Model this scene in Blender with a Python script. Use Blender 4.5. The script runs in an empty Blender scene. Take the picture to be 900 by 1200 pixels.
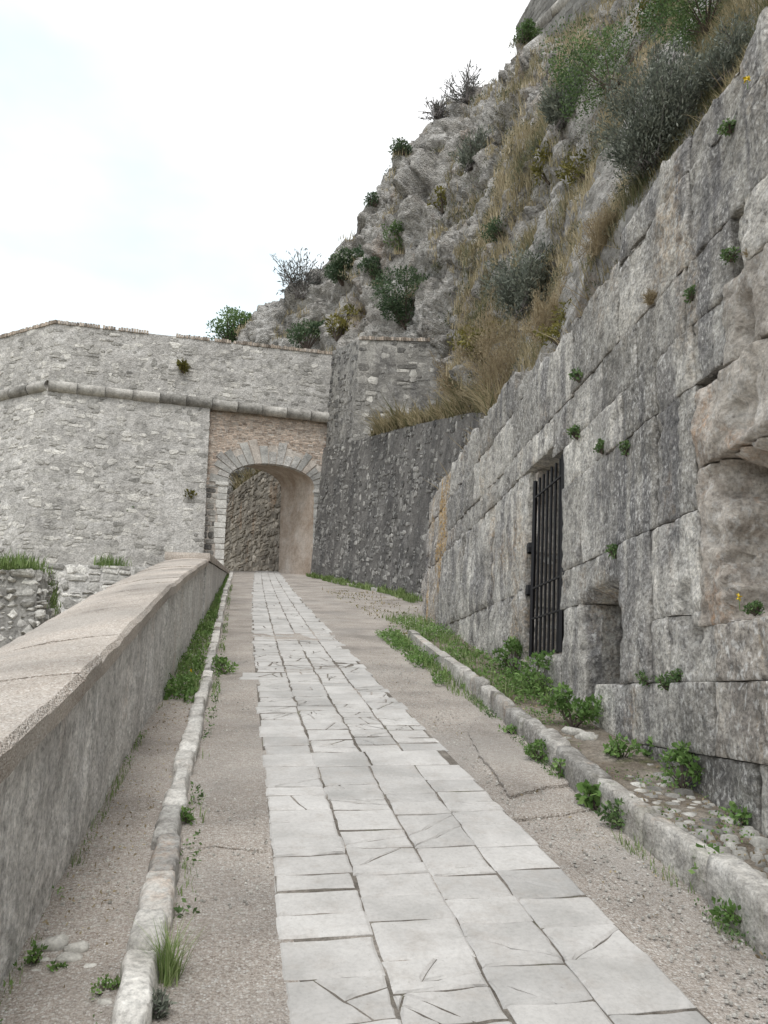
import bpy, math, random
import numpy as np
from mathutils import Vector, noise as mnoise
from mathutils.bvhtree import BVHTree

# ------------------------------------------------------------------ camera, world, sun
SC = bpy.context.scene
COL = SC.collection
PITCH = math.atan(208/900); YAW = math.radians(10.56); SLOPE = .184
CAM = np.array([0, 0, 1.6])
cd = bpy.data.cameras.new('camera'); co = bpy.data.objects.new('camera', cd); COL.objects.link(co)
cd.sensor_fit = 'VERTICAL'; cd.sensor_height = 24; cd.lens = 18
cd.clip_start = .05; cd.clip_end = 6000
co.location = CAM; co.rotation_euler = (math.pi/2 + PITCH, 0, -YAW)
SC.camera = co

SUN_EL, SUN_AZ = math.radians(64), math.radians(-172)      # azimuth from +Y towards +X
W = bpy.data.worlds.new('World'); SC.world = W; W.use_nodes = True
wn = W.node_tree; wn.nodes.clear()
wo = wn.nodes.new('ShaderNodeOutputWorld'); bg = wn.nodes.new('ShaderNodeBackground')
sk = wn.nodes.new('ShaderNodeTexSky'); sk.sky_type = 'NISHITA'; sk.sun_disc = False
sk.sun_elevation = SUN_EL; sk.sun_rotation = SUN_AZ
tc = wn.nodes.new('ShaderNodeTexCoord')
mp = wn.nodes.new('ShaderNodeMapping'); mp.inputs['Scale'].default_value = (1, 1, 2.2); mp.inputs['Location'].default_value = (.4, .9, .3)
nz = wn.nodes.new('ShaderNodeTexNoise'); nz.inputs['Scale'].default_value = 1.6; nz.inputs['Detail'].default_value = 5
rp = wn.nodes.new('ShaderNodeValToRGB')
rp.color_ramp.elements[0].position = .30; rp.color_ramp.elements[0].color = (.71, .87, .955, 1)
rp.color_ramp.elements[1].position = .52; rp.color_ramp.elements[1].color = (1, 1, 1, 1)
cl = wn.nodes.new('ShaderNodeVectorMath'); cl.operation = 'SCALE'
cl.inputs['Scale'].default_value = 10.7
mx = wn.nodes.new('ShaderNodeMix'); mx.data_type = 'RGBA'
L = wn.links.new
L(tc.outputs['Generated'], mp.inputs['Vector']); L(mp.outputs[0], nz.inputs['Vector']); L(nz.outputs['Fac'], rp.inputs[0])
L(rp.outputs[0], cl.inputs[0]); mx.inputs[0].default_value = .92; L(sk.outputs[0], mx.inputs[6]); L(cl.outputs[0], mx.inputs[7])
L(mx.outputs[2], bg.inputs[0]); bg.inputs[1].default_value = .1; L(bg.outputs[0], wo.inputs[0])
sl = bpy.data.lights.new('sun', 'SUN'); sl.energy = 1.5; sl.angle = math.radians(28); sl.color = (1, .975, .94)
so = bpy.data.objects.new('sun', sl); COL.objects.link(so)
sdir = Vector((math.sin(SUN_AZ)*math.cos(SUN_EL), math.cos(SUN_AZ)*math.cos(SUN_EL), math.sin(SUN_EL)))
so.rotation_euler = sdir.to_track_quat('Z', 'Y').to_euler()
SC.view_settings.view_transform = 'Standard'; SC.view_settings.look = 'None'
SC.view_settings.exposure = 0.34; SC.view_settings.gamma = 1

# ------------------------------------------------------------------ helpers: survey rays
F = 900.
fh = np.array([math.sin(YAW), math.cos(YAW), 0]); rt = np.array([math.cos(YAW), -math.sin(YAW), 0])
fw = fh*math.cos(PITCH) + np.array([0, 0, math.sin(PITCH)]); up = -fh*math.sin(PITCH) + np.array([0, 0, math.cos(PITCH)])
def ray(px, py): return fw + (px-450)/F*rt - (py-600)/F*up
def hit(px, py, p0, n):
    d = ray(px, py); return CAM + d*(np.dot(np.array(p0)-CAM, n)/np.dot(d, n))
def gnd(px, py, h=0): return hit(px, py, (0, 0, h), np.array([0, -SLOPE, 1.]))
def atY(px, py, Y): return hit(px, py, (0, Y, 0), np.array([0, 1., 0]))
def V3(*a): return np.array(a, float)
def unit(v): return v/np.linalg.norm(v)
def pxsize(P, size):                                     # size in photo pixels of a thing of this size at P
    d = max(.5, float((np.asarray(P)-CAM) @ fw)); return size*F/d

# ------------------------------------------------------------------ helpers: noise
_rs = np.random.RandomState(7); _perm = _rs.permutation(256); _perm = np.concatenate([_perm, _perm, _perm])
_grad = _rs.normal(size=(256, 3)); _grad /= np.linalg.norm(_grad, axis=1)[:, None]
def perlin(p):
    p = np.asarray(p, float); i = np.floor(p).astype(int); f = p-i; i &= 255
    u = f*f*f*(f*(f*6-15)+10); r = 0
    for dx in (0, 1):
        for dy in (0, 1):
            for dz in (0, 1):
                h = _perm[_perm[_perm[i[:, 0]+dx]+i[:, 1]+dy]+i[:, 2]+dz]
                g = (_grad[h]*(f-np.array([dx, dy, dz]))).sum(1)
                w = (u[:, 0] if dx else 1-u[:, 0])*(u[:, 1] if dy else 1-u[:, 1])*(u[:, 2] if dz else 1-u[:, 2])
                r = r + g*w
    return r*1.5
def fbm(p, s=1., o=4, seed=0., rough=.5):
    p = np.asarray(p, float)*s+seed*17.31; a = 1.; r = 0; t = 0
    for k in range(o): r = r+a*perlin(p+k*5.7); t += a; a *= rough; p = p*2.03
    return r/t*1.6
def ridged(p, s=1., o=4, seed=0.):
    p = np.asarray(p, float)*s+seed*13.7; a = 1.; r = 0; t = 0
    for k in range(o): r = r+a*(1-np.abs(perlin(p+k*3.3))*1.7); t += a; a *= .5; p = p*2.1
    return r/t

# ------------------------------------------------------------------ helpers: objects
OFF = {}
def mesh(name, V, Fc, mat, parent=None, tone=None, smooth=False, kind=None):
    """one mesh object; V in world metres, Fc list of faces or an int array"""
    V = np.asarray(V, float)
    off = OFF.get(parent.name, np.zeros(3)) if parent else np.zeros(3)
    me = bpy.data.meshes.new(name)
    if isinstance(Fc, np.ndarray):
        n, k = Fc.shape
        me.vertices.add(len(V)); me.vertices.foreach_set('co', (V-off).astype(np.float32).ravel())
        me.loops.add(n*k); me.loops.foreach_set('vertex_index', Fc.astype(np.int32).ravel())
        me.polygons.add(n); me.polygons.foreach_set('loop_start', np.arange(0, n*k, k, dtype=np.int32))
        me.update(calc_edges=True)
    else:
        me.from_pydata((V-off).tolist(), [], [list(map(int, f)) for f in Fc])
    if smooth: me.polygons.foreach_set('use_smooth', np.ones(len(me.polygons), bool))
    if tone is not None:
        at = me.attributes.new('tone', 'FLOAT', 'POINT')
        at.data.foreach_set('value', np.broadcast_to(np.asarray(tone, np.float32), (len(V),)).astype(np.float32).copy())
    me.materials.append(mat)
    o = bpy.data.objects.new(name, me); COL.objects.link(o)
    if parent: o.parent = parent
    OFF[o.name] = off
    if kind: o['kind'] = kind
    return o
def thing(name, label, cat, loc=(0, 0, 0), group=None):
    o = bpy.data.objects.new(name, None); COL.objects.link(o); o.location = loc; o.empty_display_size = .2
    OFF[o.name] = np.array(loc, float); return tag(o, label, cat, group)
def tag(o, label, cat, group=None):
    o['label'] = label; o['category'] = cat
    if group: o['group'] = group
    return o
class Batch:
    def __init__(s): s.V = []; s.F = []; s.T = []; s.n = 0
    def add(s, V, Fc, t=.5):
        V = np.asarray(V, float)
        s.F += [[i+s.n for i in f] for f in Fc]; s.V.append(V); s.T.append(np.full(len(V), t)); s.n += len(V)
    def build(s, name, mat, parent=None, **k):
        if s.n: return mesh(name, np.concatenate(s.V), s.F, mat, parent, tone=np.concatenate(s.T), **k)
def grid_faces(nu, nv):
    i = np.arange(nu-1)[:, None]*nv+np.arange(nv-1)[None]
    i = i.ravel(); return np.stack([i, i+nv, i+nv+1, i+1], 1)
def box8(p):                                            # p: 8 points, bottom ring then top ring
    return p, [(3, 2, 1, 0), (4, 5, 6, 7), (0, 1, 5, 4), (1, 2, 6, 5), (2, 3, 7, 6), (3, 0, 4, 7)]

# ------------------------------------------------------------------ helpers: materials
class NT:
    def __init__(s, name):
        s.m = bpy.data.materials.new(name); s.m.use_nodes = True; s.t = s.m.node_tree; s.t.nodes.clear()
        s.geo = s.n('ShaderNodeNewGeometry'); s.pos = s.geo.outputs['Position']
    def n(s, t, **k):
        x = s.t.nodes.new(t)
        for a, b in k.items(): setattr(x, a, b)
        return x
    def put(s, sock, v):
        if hasattr(v, 'is_output'): s.t.links.new(v, sock)
        elif isinstance(v, (tuple, list)) and len(v) == 3 and sock.type == 'RGBA': sock.default_value = (*v, 1)
        else: sock.default_value = v
    def scale(s, v, sc, off=(0, 0, 0)):
        x = s.n('ShaderNodeMapping'); s.put(x.inputs[0], v); x.inputs['Scale'].default_value = sc; x.inputs['Location'].default_value = off
        return x.outputs[0]
    def noise(s, sc, det=4, v=None, rough=.55, dist=0, col=False):
        x = s.n('ShaderNodeTexNoise'); s.put(x.inputs['Vector'], v or s.pos); x.inputs['Scale'].default_value = sc
        x.inputs['Detail'].default_value = det; x.inputs['Roughness'].default_value = rough; x.inputs['Distortion'].default_value = dist
        return x.outputs['Color' if col else 'Fac']
    def vor(s, sc, v=None, feat='F1', out='Distance', rnd=1):
        x = s.n('ShaderNodeTexVoronoi', feature=feat); s.put(x.inputs['Vector'], v or s.pos); x.inputs['Scale'].default_value = sc
        x.inputs['Randomness'].default_value = rnd; return x.outputs[out]
    def ramp(s, f, stops, interp='LINEAR'):
        x = s.n('ShaderNodeValToRGB'); x.color_ramp.interpolation = interp; e = x.color_ramp.elements
        while len(e) < len(stops): e.new(.5)
        for a, (p, c) in zip(e, stops): a.position = p; a.color = (c, c, c, 1) if not isinstance(c, tuple) else (*c, 1)
        s.put(x.inputs[0], f); return x.outputs[0]
    def mix(s, f, a, b, mode='MIX'):
        x = s.n('ShaderNodeMix', data_type='RGBA', blend_type=mode); s.put(x.inputs[0], f); s.put(x.inputs[6], a); s.put(x.inputs[7], b); return x.outputs[2]
    def math(s, op, a, b=0., clamp=False):
        x = s.n('ShaderNodeMath', operation=op, use_clamp=clamp); s.put(x.inputs[0], a); s.put(x.inputs[1], b); return x.outputs[0]
    def attr(s, a): x = s.n('ShaderNodeAttribute', attribute_name=a); return x.outputs['Fac']
    def bump(s, h, st, d, nrm=None):
        x = s.n('ShaderNodeBump'); x.inputs['Strength'].default_value = st; x.inputs['Distance'].default_value = d
        s.put(x.inputs['Height'], h)
        if nrm: s.put(x.inputs['Normal'], nrm)
        return x.outputs[0]
    def out(s, col, rough=.9, nrm=None, spec=.25, metal=0, transl=0):
        b = s.n('ShaderNodeBsdfPrincipled'); s.put(b.inputs['Base Color'], col); s.put(b.inputs['Roughness'], rough)
        b.inputs['Specular IOR Level'].default_value = spec; b.inputs['Metallic'].default_value = metal
        if nrm: s.put(b.inputs['Normal'], nrm)
        o = s.n('ShaderNodeOutputMaterial'); sh = b.outputs[0]
        if transl:
            t = s.n('ShaderNodeBsdfTranslucent'); s.put(t.inputs[0], col)
            m = s.n('ShaderNodeMixShader'); m.inputs[0].default_value = transl
            s.t.links.new(sh, m.inputs[1]); s.t.links.new(t.outputs[0], m.inputs[2]); sh = m.outputs[0]
        s.t.links.new(sh, o.inputs[0]); return s.m
def srgb(r, g, b):
    f = lambda c: (c/255/12.92) if c/255 <= .04045 else ((c/255+.055)/1.055)**2.4
    return (f(r), f(g), f(b))

def rock(name, dark, mid, light, scale=1.5, tonevar=.5, grain=.35, grain_scale=45, streak=0., streak_col=(.05, .05, .06), streak_scale=(5, 5, .35),
         spots=0., spot_scale=22, orange=0., orange_scale=1.3, orange_col=(.42, .19, .05), orange_z=.5, moss=0., bump=.5, bscale=12, bdist=.03, rough=.92, dspots=0.):
    s = NT(name); P0 = s.pos
    if tonevar:
        ofs = s.n('ShaderNodeVectorMath', operation='SCALE'); ofs.inputs[0].default_value = (13.7, 7.1, 23.3); s.put(ofs.inputs['Scale'], s.attr('tone'))
        sm = s.n('ShaderNodeVectorMath', operation='ADD'); s.put(sm.inputs[0], s.pos); s.put(sm.inputs[1], ofs.outputs[0]); P0 = sm.outputs[0]
    a = s.noise(scale, 7, P0, rough=.62, dist=.3)
    c = s.ramp(a, [(.30, dark), (.5, mid), (.70, light)])
    t = s.attr('tone')
    tv = s.math('ADD', s.math('MULTIPLY', t, 2*tonevar), 1-tonevar)
    c = s.mix(1, c, s.ramp(s.math('MULTIPLY', tv, .5), [(0, (0, 0, 0)), (1, (2, 2, 1.96))]), 'MULTIPLY') if tonevar else c
    if streak:
        k = s.noise(1, 5, s.scale(s.pos, streak_scale), rough=.6)
        k2 = s.noise(.55, 3, rough=.5)
        f = s.math('MULTIPLY', s.ramp(k, [(.42, 0.), (.56, 1.)]), s.ramp(k2, [(.38, .12), (.58, 1.)]))
        c = s.mix(s.math('MULTIPLY', f, streak), c, streak_col)
    if dspots:
        k = s.noise(7, 6, rough=.7)
        c = s.mix(s.math('MULTIPLY', s.ramp(k, [(.54, 0.), (.63, 1.)]), dspots), c, streak_col)
    if spots:
        k = s.noise(spot_scale, 4, s.scale(s.pos, (1, 1, .6)), rough=.65)
        k2 = s.noise(1.7, 4)
        f = s.math('MULTIPLY', s.ramp(k, [(.53, 0.), (.59, 1.)]), s.ramp(k2, [(.36, .3), (.58, 1.)]))
        c = s.mix(s.math('MULTIPLY', f, spots), c, (.58, .57, .55))
    if orange:
        k = s.noise(orange_scale, 6, s.scale(s.pos, (1, 1, orange_z), (3, 1, 7)), rough=.6)
        k2 = s.noise(18, 4, rough=.7)
        f = s.math('MULTIPLY', s.ramp(k, [(.56 if orange_z > .3 else .53, 0.), (.66 if orange_z > .3 else .61, 1.)]), s.ramp(k2, [(.42, 0.), (.56, 1.)]))
        c = s.mix(s.math('MULTIPLY', f, orange), c, orange_col)
    if moss:
        k = s.noise(4, 6, rough=.7)
        c = s.mix(s.math('MULTIPLY', s.ramp(k, [(.56, 0.), (.68, 1.)]), moss), c, (.10, .12, .04))
    m2 = s.noise(grain_scale*.28, 6, P0, rough=.72)
    c = s.mix(1, c, s.ramp(m2, [(.34, 1-grain*.75), (.5, 1.), (.66, 1+grain*.55)]), 'MULTIPLY')
    g = s.noise(grain_scale, 5, rough=.7)
    c = s.mix(1, c, s.ramp(g, [(.30, 1-grain), (.5, 1.), (.70, 1+grain*.6)]), 'MULTIPLY')
    h = s.math('ADD', s.noise(bscale, 9, rough=.68, dist=.2), s.math('MULTIPLY', s.vor(bscale*3.1, feat='F1'), .28))
    return s.out(c, rough, s.bump(h, bump, bdist))

M = {}
M['ashlar'] = rock('ashlar_limestone', (.27, .256, .24), (.43, .41, .382), (.61, .588, .555), 1.1, .42, .58, 34, streak=.7, streak_col=(.098, .097, .106), streak_scale=(4.5, 4.5, .32),
                   spots=.65, spot_scale=30, orange=.35, orange_col=(.38, .25, .12), bump=.9, bscale=11, bdist=.035, dspots=.4)
M['ashlar_stained'] = rock('ashlar_rust_stained', (.22, .20, .18), (.38, .345, .31), (.55, .52, .48), 1.1, .35, .6, 34, streak=.65, streak_col=(.09, .088, .098), streak_scale=(5, 5, .22),
                   spots=.85, orange=1., orange_scale=2.6, orange_z=.12, orange_col=(.43, .28, .11), bump=.9, bscale=11, bdist=.035, dspots=.3)
M['cut_rock'] = rock('fresh_broken_limestone', (.25, .22, .195), (.42, .385, .35), (.60, .57, .54), 2.2, .25, .4, 40, streak=.3, streak_col=(.26, .19, .14), spots=.5, orange=.4, orange_scale=2.5, bump=.8, bscale=9, bdist=.05)
M['bastion'] = rock('bastion_limestone', (.37, .358, .34), (.50, .485, .462), (.64, .622, .595), .6, .42, .42, 14, streak=.25, streak_col=(.15, .145, .14), streak_scale=(.7, .7, .12), spots=.25, spot_scale=6, bump=.8, bscale=4, bdist=.08)
M['mortar'] = rock('lime_mortar', (.38, .368, .348), (.51, .494, .47), (.64, .625, .60), .7, 0, .42, 14, streak=.25, streak_col=(.16, .155, .15), streak_scale=(.7, .7, .12), bump=.8, bscale=4, bdist=.08)
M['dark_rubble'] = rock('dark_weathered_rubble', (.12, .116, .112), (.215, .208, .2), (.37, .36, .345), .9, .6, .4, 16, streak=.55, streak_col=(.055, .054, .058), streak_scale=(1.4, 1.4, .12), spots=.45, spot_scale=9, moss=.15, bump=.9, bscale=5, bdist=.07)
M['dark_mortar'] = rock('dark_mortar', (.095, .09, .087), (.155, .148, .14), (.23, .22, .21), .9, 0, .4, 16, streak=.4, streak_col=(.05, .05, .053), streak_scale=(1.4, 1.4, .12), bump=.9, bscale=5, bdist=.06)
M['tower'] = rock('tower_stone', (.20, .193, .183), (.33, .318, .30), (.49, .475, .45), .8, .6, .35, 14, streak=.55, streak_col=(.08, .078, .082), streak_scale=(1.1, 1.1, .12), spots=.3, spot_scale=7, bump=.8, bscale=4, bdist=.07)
M['brick'] = rock('pale_brick', (.42, .32, .26), (.53, .43, .36), (.62, .54, .47), 1.1, .4, .3, 16, spots=.35, spot_scale=4, streak=.2, streak_col=(.25, .2, .17), bump=.6, bscale=6, bdist=.04)
M['brick_mortar'] = rock('brick_mortar', (.44, .39, .345), (.54, .49, .44), (.62, .58, .53), 1.1, 0, .3, 16, bump=.6, bscale=6, bdist=.04)
M['rim_brick'] = rock('weathered_rim_brick', (.27, .22, .18), (.38, .32, .27), (.48, .43, .38), 1.1, .5, .4, 16, spots=.4, spot_scale=4, bump=.6, bscale=6, bdist=.04)
M['jamb'] = rock('jamb_limestone', (.42, .41, .39), (.58, .57, .55), (.72, .71, .69), 1.3, .35, .3, 16, spots=.4, spot_scale=6, bump=.6, bscale=5, bdist=.04)
M['voussoir'] = rock('voussoir_stone', (.26, .26, .255), (.38, .375, .365), (.54, .53, .51), 1.0, .45, .3, 16, spots=.3, spot_scale=5, bump=.6, bscale=5, bdist=.04)
M['plaster'] = rock('ochre_plaster', (.33, .265, .21), (.47, .40, .34), (.58, .53, .48), .9, 0, .25, 18, streak=.3, streak_col=(.26, .17, .11), streak_scale=(1.2, 1.2, .3), bump=.5, bscale=5, bdist=.04)
M['cordon'] = rock('cordon_stone', (.24, .23, .215), (.37, .355, .335), (.48, .465, .44), 1.2, .4, .35, 16, spots=.3, spot_scale=7, bump=.7, bscale=5, bdist=.05)
M['cliff'] = rock('cliff_limestone', (.30, .278, .25), (.52, .50, .468), (.68, .668, .645), .5, 0, .5, 7, streak=.25, streak_col=(.13, .12, .112), streak_scale=(.8, .8, .3), spots=.6, spot_scale=3.5, orange=.75, orange_scale=.3, orange_col=(.34, .22, .14), moss=.25, bump=1., bscale=3.4, bdist=.4, dspots=.65)
M['retain'] = rock('brown_grey_rubble', (.17, .15, .125), (.29, .262, .225), (.43, .40, .36), .8, .5, .4, 14, streak=.5, streak_col=(.10, .085, .07), streak_scale=(.9, .9, .15), orange=.4, orange_scale=.6, bump=.8, bscale=4, bdist=.07)
M['rampart'] = rock('rampart_stone', (.17, .165, .16), (.25, .245, .235), (.33, .325, .31), .5, .4, .3, 8, streak=.4, streak_col=(.11, .105, .10), streak_scale=(.6, .6, .12), bump=.7, bscale=3, bdist=.08)
M['parapet'] = rock('parapet_render', (.52, .505, .485), (.72, .70, .675), (.84, .835, .82), 1.2, 0, .5, 44, streak=.38, streak_col=(.30, .295, .295), streak_scale=(11, 11, 1.3), spots=.8, spot_scale=14, orange=.18, bump=.9, bscale=12, bdist=.035)
M['kerb'] = rock('kerb_limestone', (.34, .325, .305), (.50, .485, .465), (.62, .61, .59), 3.0, .35, .35, 55, spots=.25, orange=.3, dspots=.25, streak_col=(.2, .195, .18), bump=.8, bscale=16, bdist=.02)
M['kerb_grey'] = rock('weathered_kerb_limestone', (.22, .205, .19), (.35, .335, .315), (.47, .455, .435), 3.0, .35, .4, 55, spots=.35, orange=.35, moss=.25, dspots=.3, streak_col=(.13, .125, .12), bump=.8, bscale=14, bdist=.025)
M['cobble'] = rock('cobble_stone', (.22, .21, .195), (.34, .33, .31), (.47, .46, .44), 5, .5, .3, 60, bump=.5, bscale=18, bdist=.015)
M['joint'] = rock('joint_grit', (.085, .075, .062), (.165, .148, .128), (.29, .265, .235), 2.5, 0, .4, 70, moss=.5, bump=.9, bscale=25, bdist=.015)
M['soil'] = rock('brown_soil', (.13, .105, .08), (.215, .185, .15), (.31, .28, .24), 3, 0, .45, 60, moss=.6, bump=.9, bscale=20, bdist=.03)
M['ground'] = rock('dry_ground', (.14, .12, .08), (.22, .19, .13), (.30, .27, .2), .4, 0, .4, 12, moss=.6, bump=.8, bscale=5, bdist=.08)

def slab_mat():
    s = NT('worn_paving_limestone')
    c = s.ramp(s.noise(2.6, 6, rough=.6, dist=.4), [(.3, (.40, .395, .385)), (.5, (.50, .492, .482)), (.72, (.58, .573, .562))])
    t = s.attr('tone')
    c = s.mix(1, c, s.ramp(t, [(0, (.80, .795, .785)), (.5, (.92, .91, .895)), (1, (1.02, 1.01, .995))]), 'MULTIPLY')
    c = s.mix(s.math('MULTIPLY', s.ramp(s.noise(7, 7, rough=.75), [(.50, 0.), (.68, 1.)]), .5), c, (.36, .33, .30))
    c = s.mix(s.ramp(s.noise(75, 3), [(.66, 0.), (.74, .5)]), c, (.25, .24, .22))
    c = s.mix(1, c, s.ramp(s.noise(50, 5, rough=.7), [(.3, .86), (.5, 1.), (.7, 1.08)]), 'MULTIPLY')
    h = s.math('ADD', s.noise(7, 7, rough=.55), s.math('MULTIPLY', s.noise(60, 4), .25))
    return s.out(c, s.ramp(s.noise(5, 4), [(.3, .5), (.7, .75)]), s.bump(h, .45, .015), .3)
M['slab'] = slab_mat()

def gravel_mat(name, tint=(1, 1, 1), cs=88):
    s = NT(name)
    wob = s.n('ShaderNodeVectorMath', operation='ADD'); s.put(wob.inputs[0], s.pos)
    wv = s.n('ShaderNodeVectorMath', operation='SCALE'); s.put(wv.inputs[0], s.noise(30, 2, col=True)); wv.inputs['Scale'].default_value = .016
    s.t.links.new(wv.outputs[0], wob.inputs[1]); p = wob.outputs[0]
    cell = s.vor(cs, p, 'F1', 'Color'); d = s.vor(cs, p, 'F1'); 
    sep = s.n('ShaderNodeSeparateColor'); s.put(sep.inputs[0], cell)
    c = s.ramp(sep.outputs[0], [(0, (.19, .155, .13)), (.25, (.33, .28, .245)), (.5, (.42, .37, .33)), (.72, (.50, .465, .43)), (.92, (.62, .60, .57)), (1, (.70, .69, .67))])
    c = s.mix(s.ramp(d, [(.40, 0.), (.68, 1.)]), c, (.36, .32, .28))
    c2 = s.vor(cs*2.3, p, 'F1', 'Color'); sp2 = s.n('ShaderNodeSeparateColor'); s.put(sp2.inputs[0], c2)
    c = s.mix(.4, c, s.ramp(sp2.outputs[1], [(0, (.22, .18, .15)), (.6, (.42, .37, .33)), (1, (.62, .59, .56))]))
    big = s.noise(1.1, 6, rough=.6)
    c = s.mix(1, c, s.ramp(big, [(.32, .66), (.5, .98), (.68, 1.2)]), 'MULTIPLY')
    c = s.mix(s.math('MULTIPLY', s.ramp(s.noise(.7, 5, s.scale(s.pos, (1, 1, 1), (4, 9, 2)), rough=.65), [(.5, 0.), (.66, 1.)]), .45), c, (.35, .33, .31))
    c = s.mix(s.math('MULTIPLY', s.ramp(s.noise(26, 5, rough=.75), [(.55, 0.), (.66, 1.)]), .35), c, (.2, .175, .15))
    c = s.mix(1, c, tint, 'MULTIPLY')
    h = s.math('ADD', s.math('MULTIPLY', s.math('SUBTRACT', 1., d), 1.), s.math('MULTIPLY', s.noise(8, 5), .8))
    return s.out(c, .9, s.bump(h, .8, .012), .25)
M['gravel'] = gravel_mat('exposed_aggregate', (.93, .94, .94))
M['coping'] = gravel_mat('coping_aggregate', (1.2, 1.2, 1.185), 90)
def plain(name, c, rough=.5, metal=0, v=.25, spec=.4):
    s = NT(name); n = s.noise(22, 5, rough=.7)
    col = s.mix(1, c, s.ramp(n, [(.3, 1-v), (.7, 1+v)]), 'MULTIPLY')
    return s.out(col, rough, s.bump(n, .3, .004), spec, metal)
M['iron'] = plain('black_iron', (.010, .010, .012), .6, .2)
M['rust'] = plain('rusty_iron', (.06, .035, .025), .8, 0)
M['yellow'] = plain('yellow_petals', (.75, .55, .03), .6)
M['red'] = plain('red_petals', (.6, .03, .03), .6)
M['twig'] = plain('brown_twigs', (.10, .08, .065), .85)
M['twig_grey'] = plain('grey_twigs', (.16, .145, .14), .85)
def leaf_mat(name, a, b, c, tr=.25, rough=.6):
    s = NT(name); t = s.attr('tone')
    return s.out(s.ramp(t, [(0, a), (.5, b), (1, c)]), rough, None, .25, 0, tr)
M['leaf_green'] = leaf_mat('green_leaves', (.06, .11, .04), (.115, .19, .07), (.22, .31, .13))
M['leaf_dark'] = leaf_mat('dark_green_leaves', (.05, .085, .045), (.085, .135, .07), (.16, .21, .115))
M['leaf_grey'] = leaf_mat('grey_green_leaves', (.095, .112, .09), (.185, .208, .168), (.32, .34, .28))
M['leaf_twig'] = leaf_mat('dull_twig_leaves', (.07, .075, .07), (.12, .125, .115), (.19, .19, .17))
M['leaf_weed'] = leaf_mat('fresh_weed_leaves', (.09, .16, .045), (.15, .26, .075), (.26, .38, .13))
M['leaf_olive'] = leaf_mat('yellow_green_leaves', (.09, .09, .025), (.17, .16, .045), (.28, .25, .07))
M['scrub'] = leaf_mat('scrub_leaves', (.07, .095, .05), (.15, .155, .105), (.27, .24, .16), .25)
M['straw'] = leaf_mat('dry_grass', (.22, .175, .11), (.37, .30, .19), (.52, .45, .31), .3)
M['grass_mix'] = leaf_mat('slope_grass', (.13, .14, .07), (.31, .265, .16), (.50, .43, .29), .3)
M['grass_green'] = leaf_mat('green_grass', (.10, .155, .05), (.18, .26, .085), (.31, .37, .17), .3)

# ------------------------------------------------------------------ helpers: stone facing
def patch(bl, br, tr, tl):
    """bilinear wall face: returns map(uvw)->world with u,v in metres, plus its length, height"""
    bl, br, tr, tl = (np.asarray(q, float) for q in (bl, br, tr, tl))
    Lm = (np.linalg.norm(br-bl)+np.linalg.norm(tr-tl))/2; H = (np.linalg.norm(tl-bl)+np.linalg.norm(tr-br))/2
    n = unit(np.cross(br-bl, tl-bl))
    def f(q):
        q = np.atleast_2d(q); a = q[:, :1]/Lm; b = q[:, 1:2]/H
        return bl*(1-a)*(1-b)+br*a*(1-b)+tr*a*b+tl*(1-a)*b+q[:, 2:3]*n
    return f, Lm, H
S_F = [(i, (i+1) % 8, 8+(i+1) % 8, 8+i) for i in range(8)]+[(8+i, 8+(i+1) % 8, 16+(i+1) % 8, 16+i) for i in range(8)]+[(16+i, 16+(i+1) % 8, 24) for i in range(8)]
def stone_uvw(u0, u1, v0, v1, pr, rng, rnd=.25, jit=.06, back=-.06):
    du, dv = u1-u0, v1-v0; m = min(du, dv); j = lambda: rng.uniform(-jit, jit)*m
    c = [rng.uniform(.35, 1.2)*rnd*m for _ in range(4)]
    o = [(u0+c[0], v0+j()), (u1-c[1], v0+j()), (u1+j(), v0+c[1]), (u1+j(), v1-c[2]), (u1-c[2], v1+j()), (u0+c[3], v1+j()), (u0+j(), v1-c[3]), (u0+j(), v0+c[0])]
    cu, cv = (u0+u1)/2, (v0+v1)/2; e = min(.35, .10+.03/m)
    q = [(a, b, back) for a, b in o]+[(a+(cu-a)*.02, b+(cv-b)*.02, pr*.55) for a, b in o]
    q += [(a+(cu-a)*e, b+(cv-b)*e, pr*rng.uniform(.85, 1.15)) for a, b in o]+[(cu+rng.uniform(-.1, .1)*du, cv+rng.uniform(-.1, .1)*dv, pr*rng.uniform(1., 1.25))]
    return np.array(q)
def bsp(x0, x1, y0, y1, lo, hi, asp, rng, out):
    w, h = x1-x0, y1-y0; A = w*h; tgt = rng.uniform(lo*lo, hi*hi)*asp
    if (A < tgt and w < h*asp*2.6 and h < w*1.3) or min(w, h) < lo*.6: out.append((x0, x1, y0, y1)); return
    k = rng.uniform(.34, .66)
    if w > h*asp*rng.uniform(.75, 1.3): m = x0+w*k; bsp(x0, m, y0, y1, lo, hi, asp, rng, out); bsp(m, x1, y0, y1, lo, hi, asp, rng, out)
    else: m = y0+h*k; bsp(x0, x1, y0, m, lo, hi, asp, rng, out); bsp(x0, x1, m, y1, lo, hi, asp, rng, out)
def face_rubble(faces, parent, mat, part='stone', size=(.15, .4), asp=1.7, gap=.03, proud=(.0, .05), rnd=.35, jit=.15, limit=300, minpx=9, seed=1, tone=(0, 1), skip=0.):
    rng = random.Random(seed); allst = []
    for f, Lm, H in faces:
        o = []; bsp(0, Lm, 0, H, size[0], size[1], asp, rng, o)
        for a, b, c, d in o:
            if rng.random() < skip: continue
            P = f(stone_uvw(a+gap/2, b-gap/2, c+gap/2, d-gap/2, rng.uniform(*proud), rng, rnd, jit))
            allst.append((pxsize(P[24], b-a), P, rng.uniform(*tone)))
    finish_stones(allst, part, mat, parent, limit, minpx)
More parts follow.
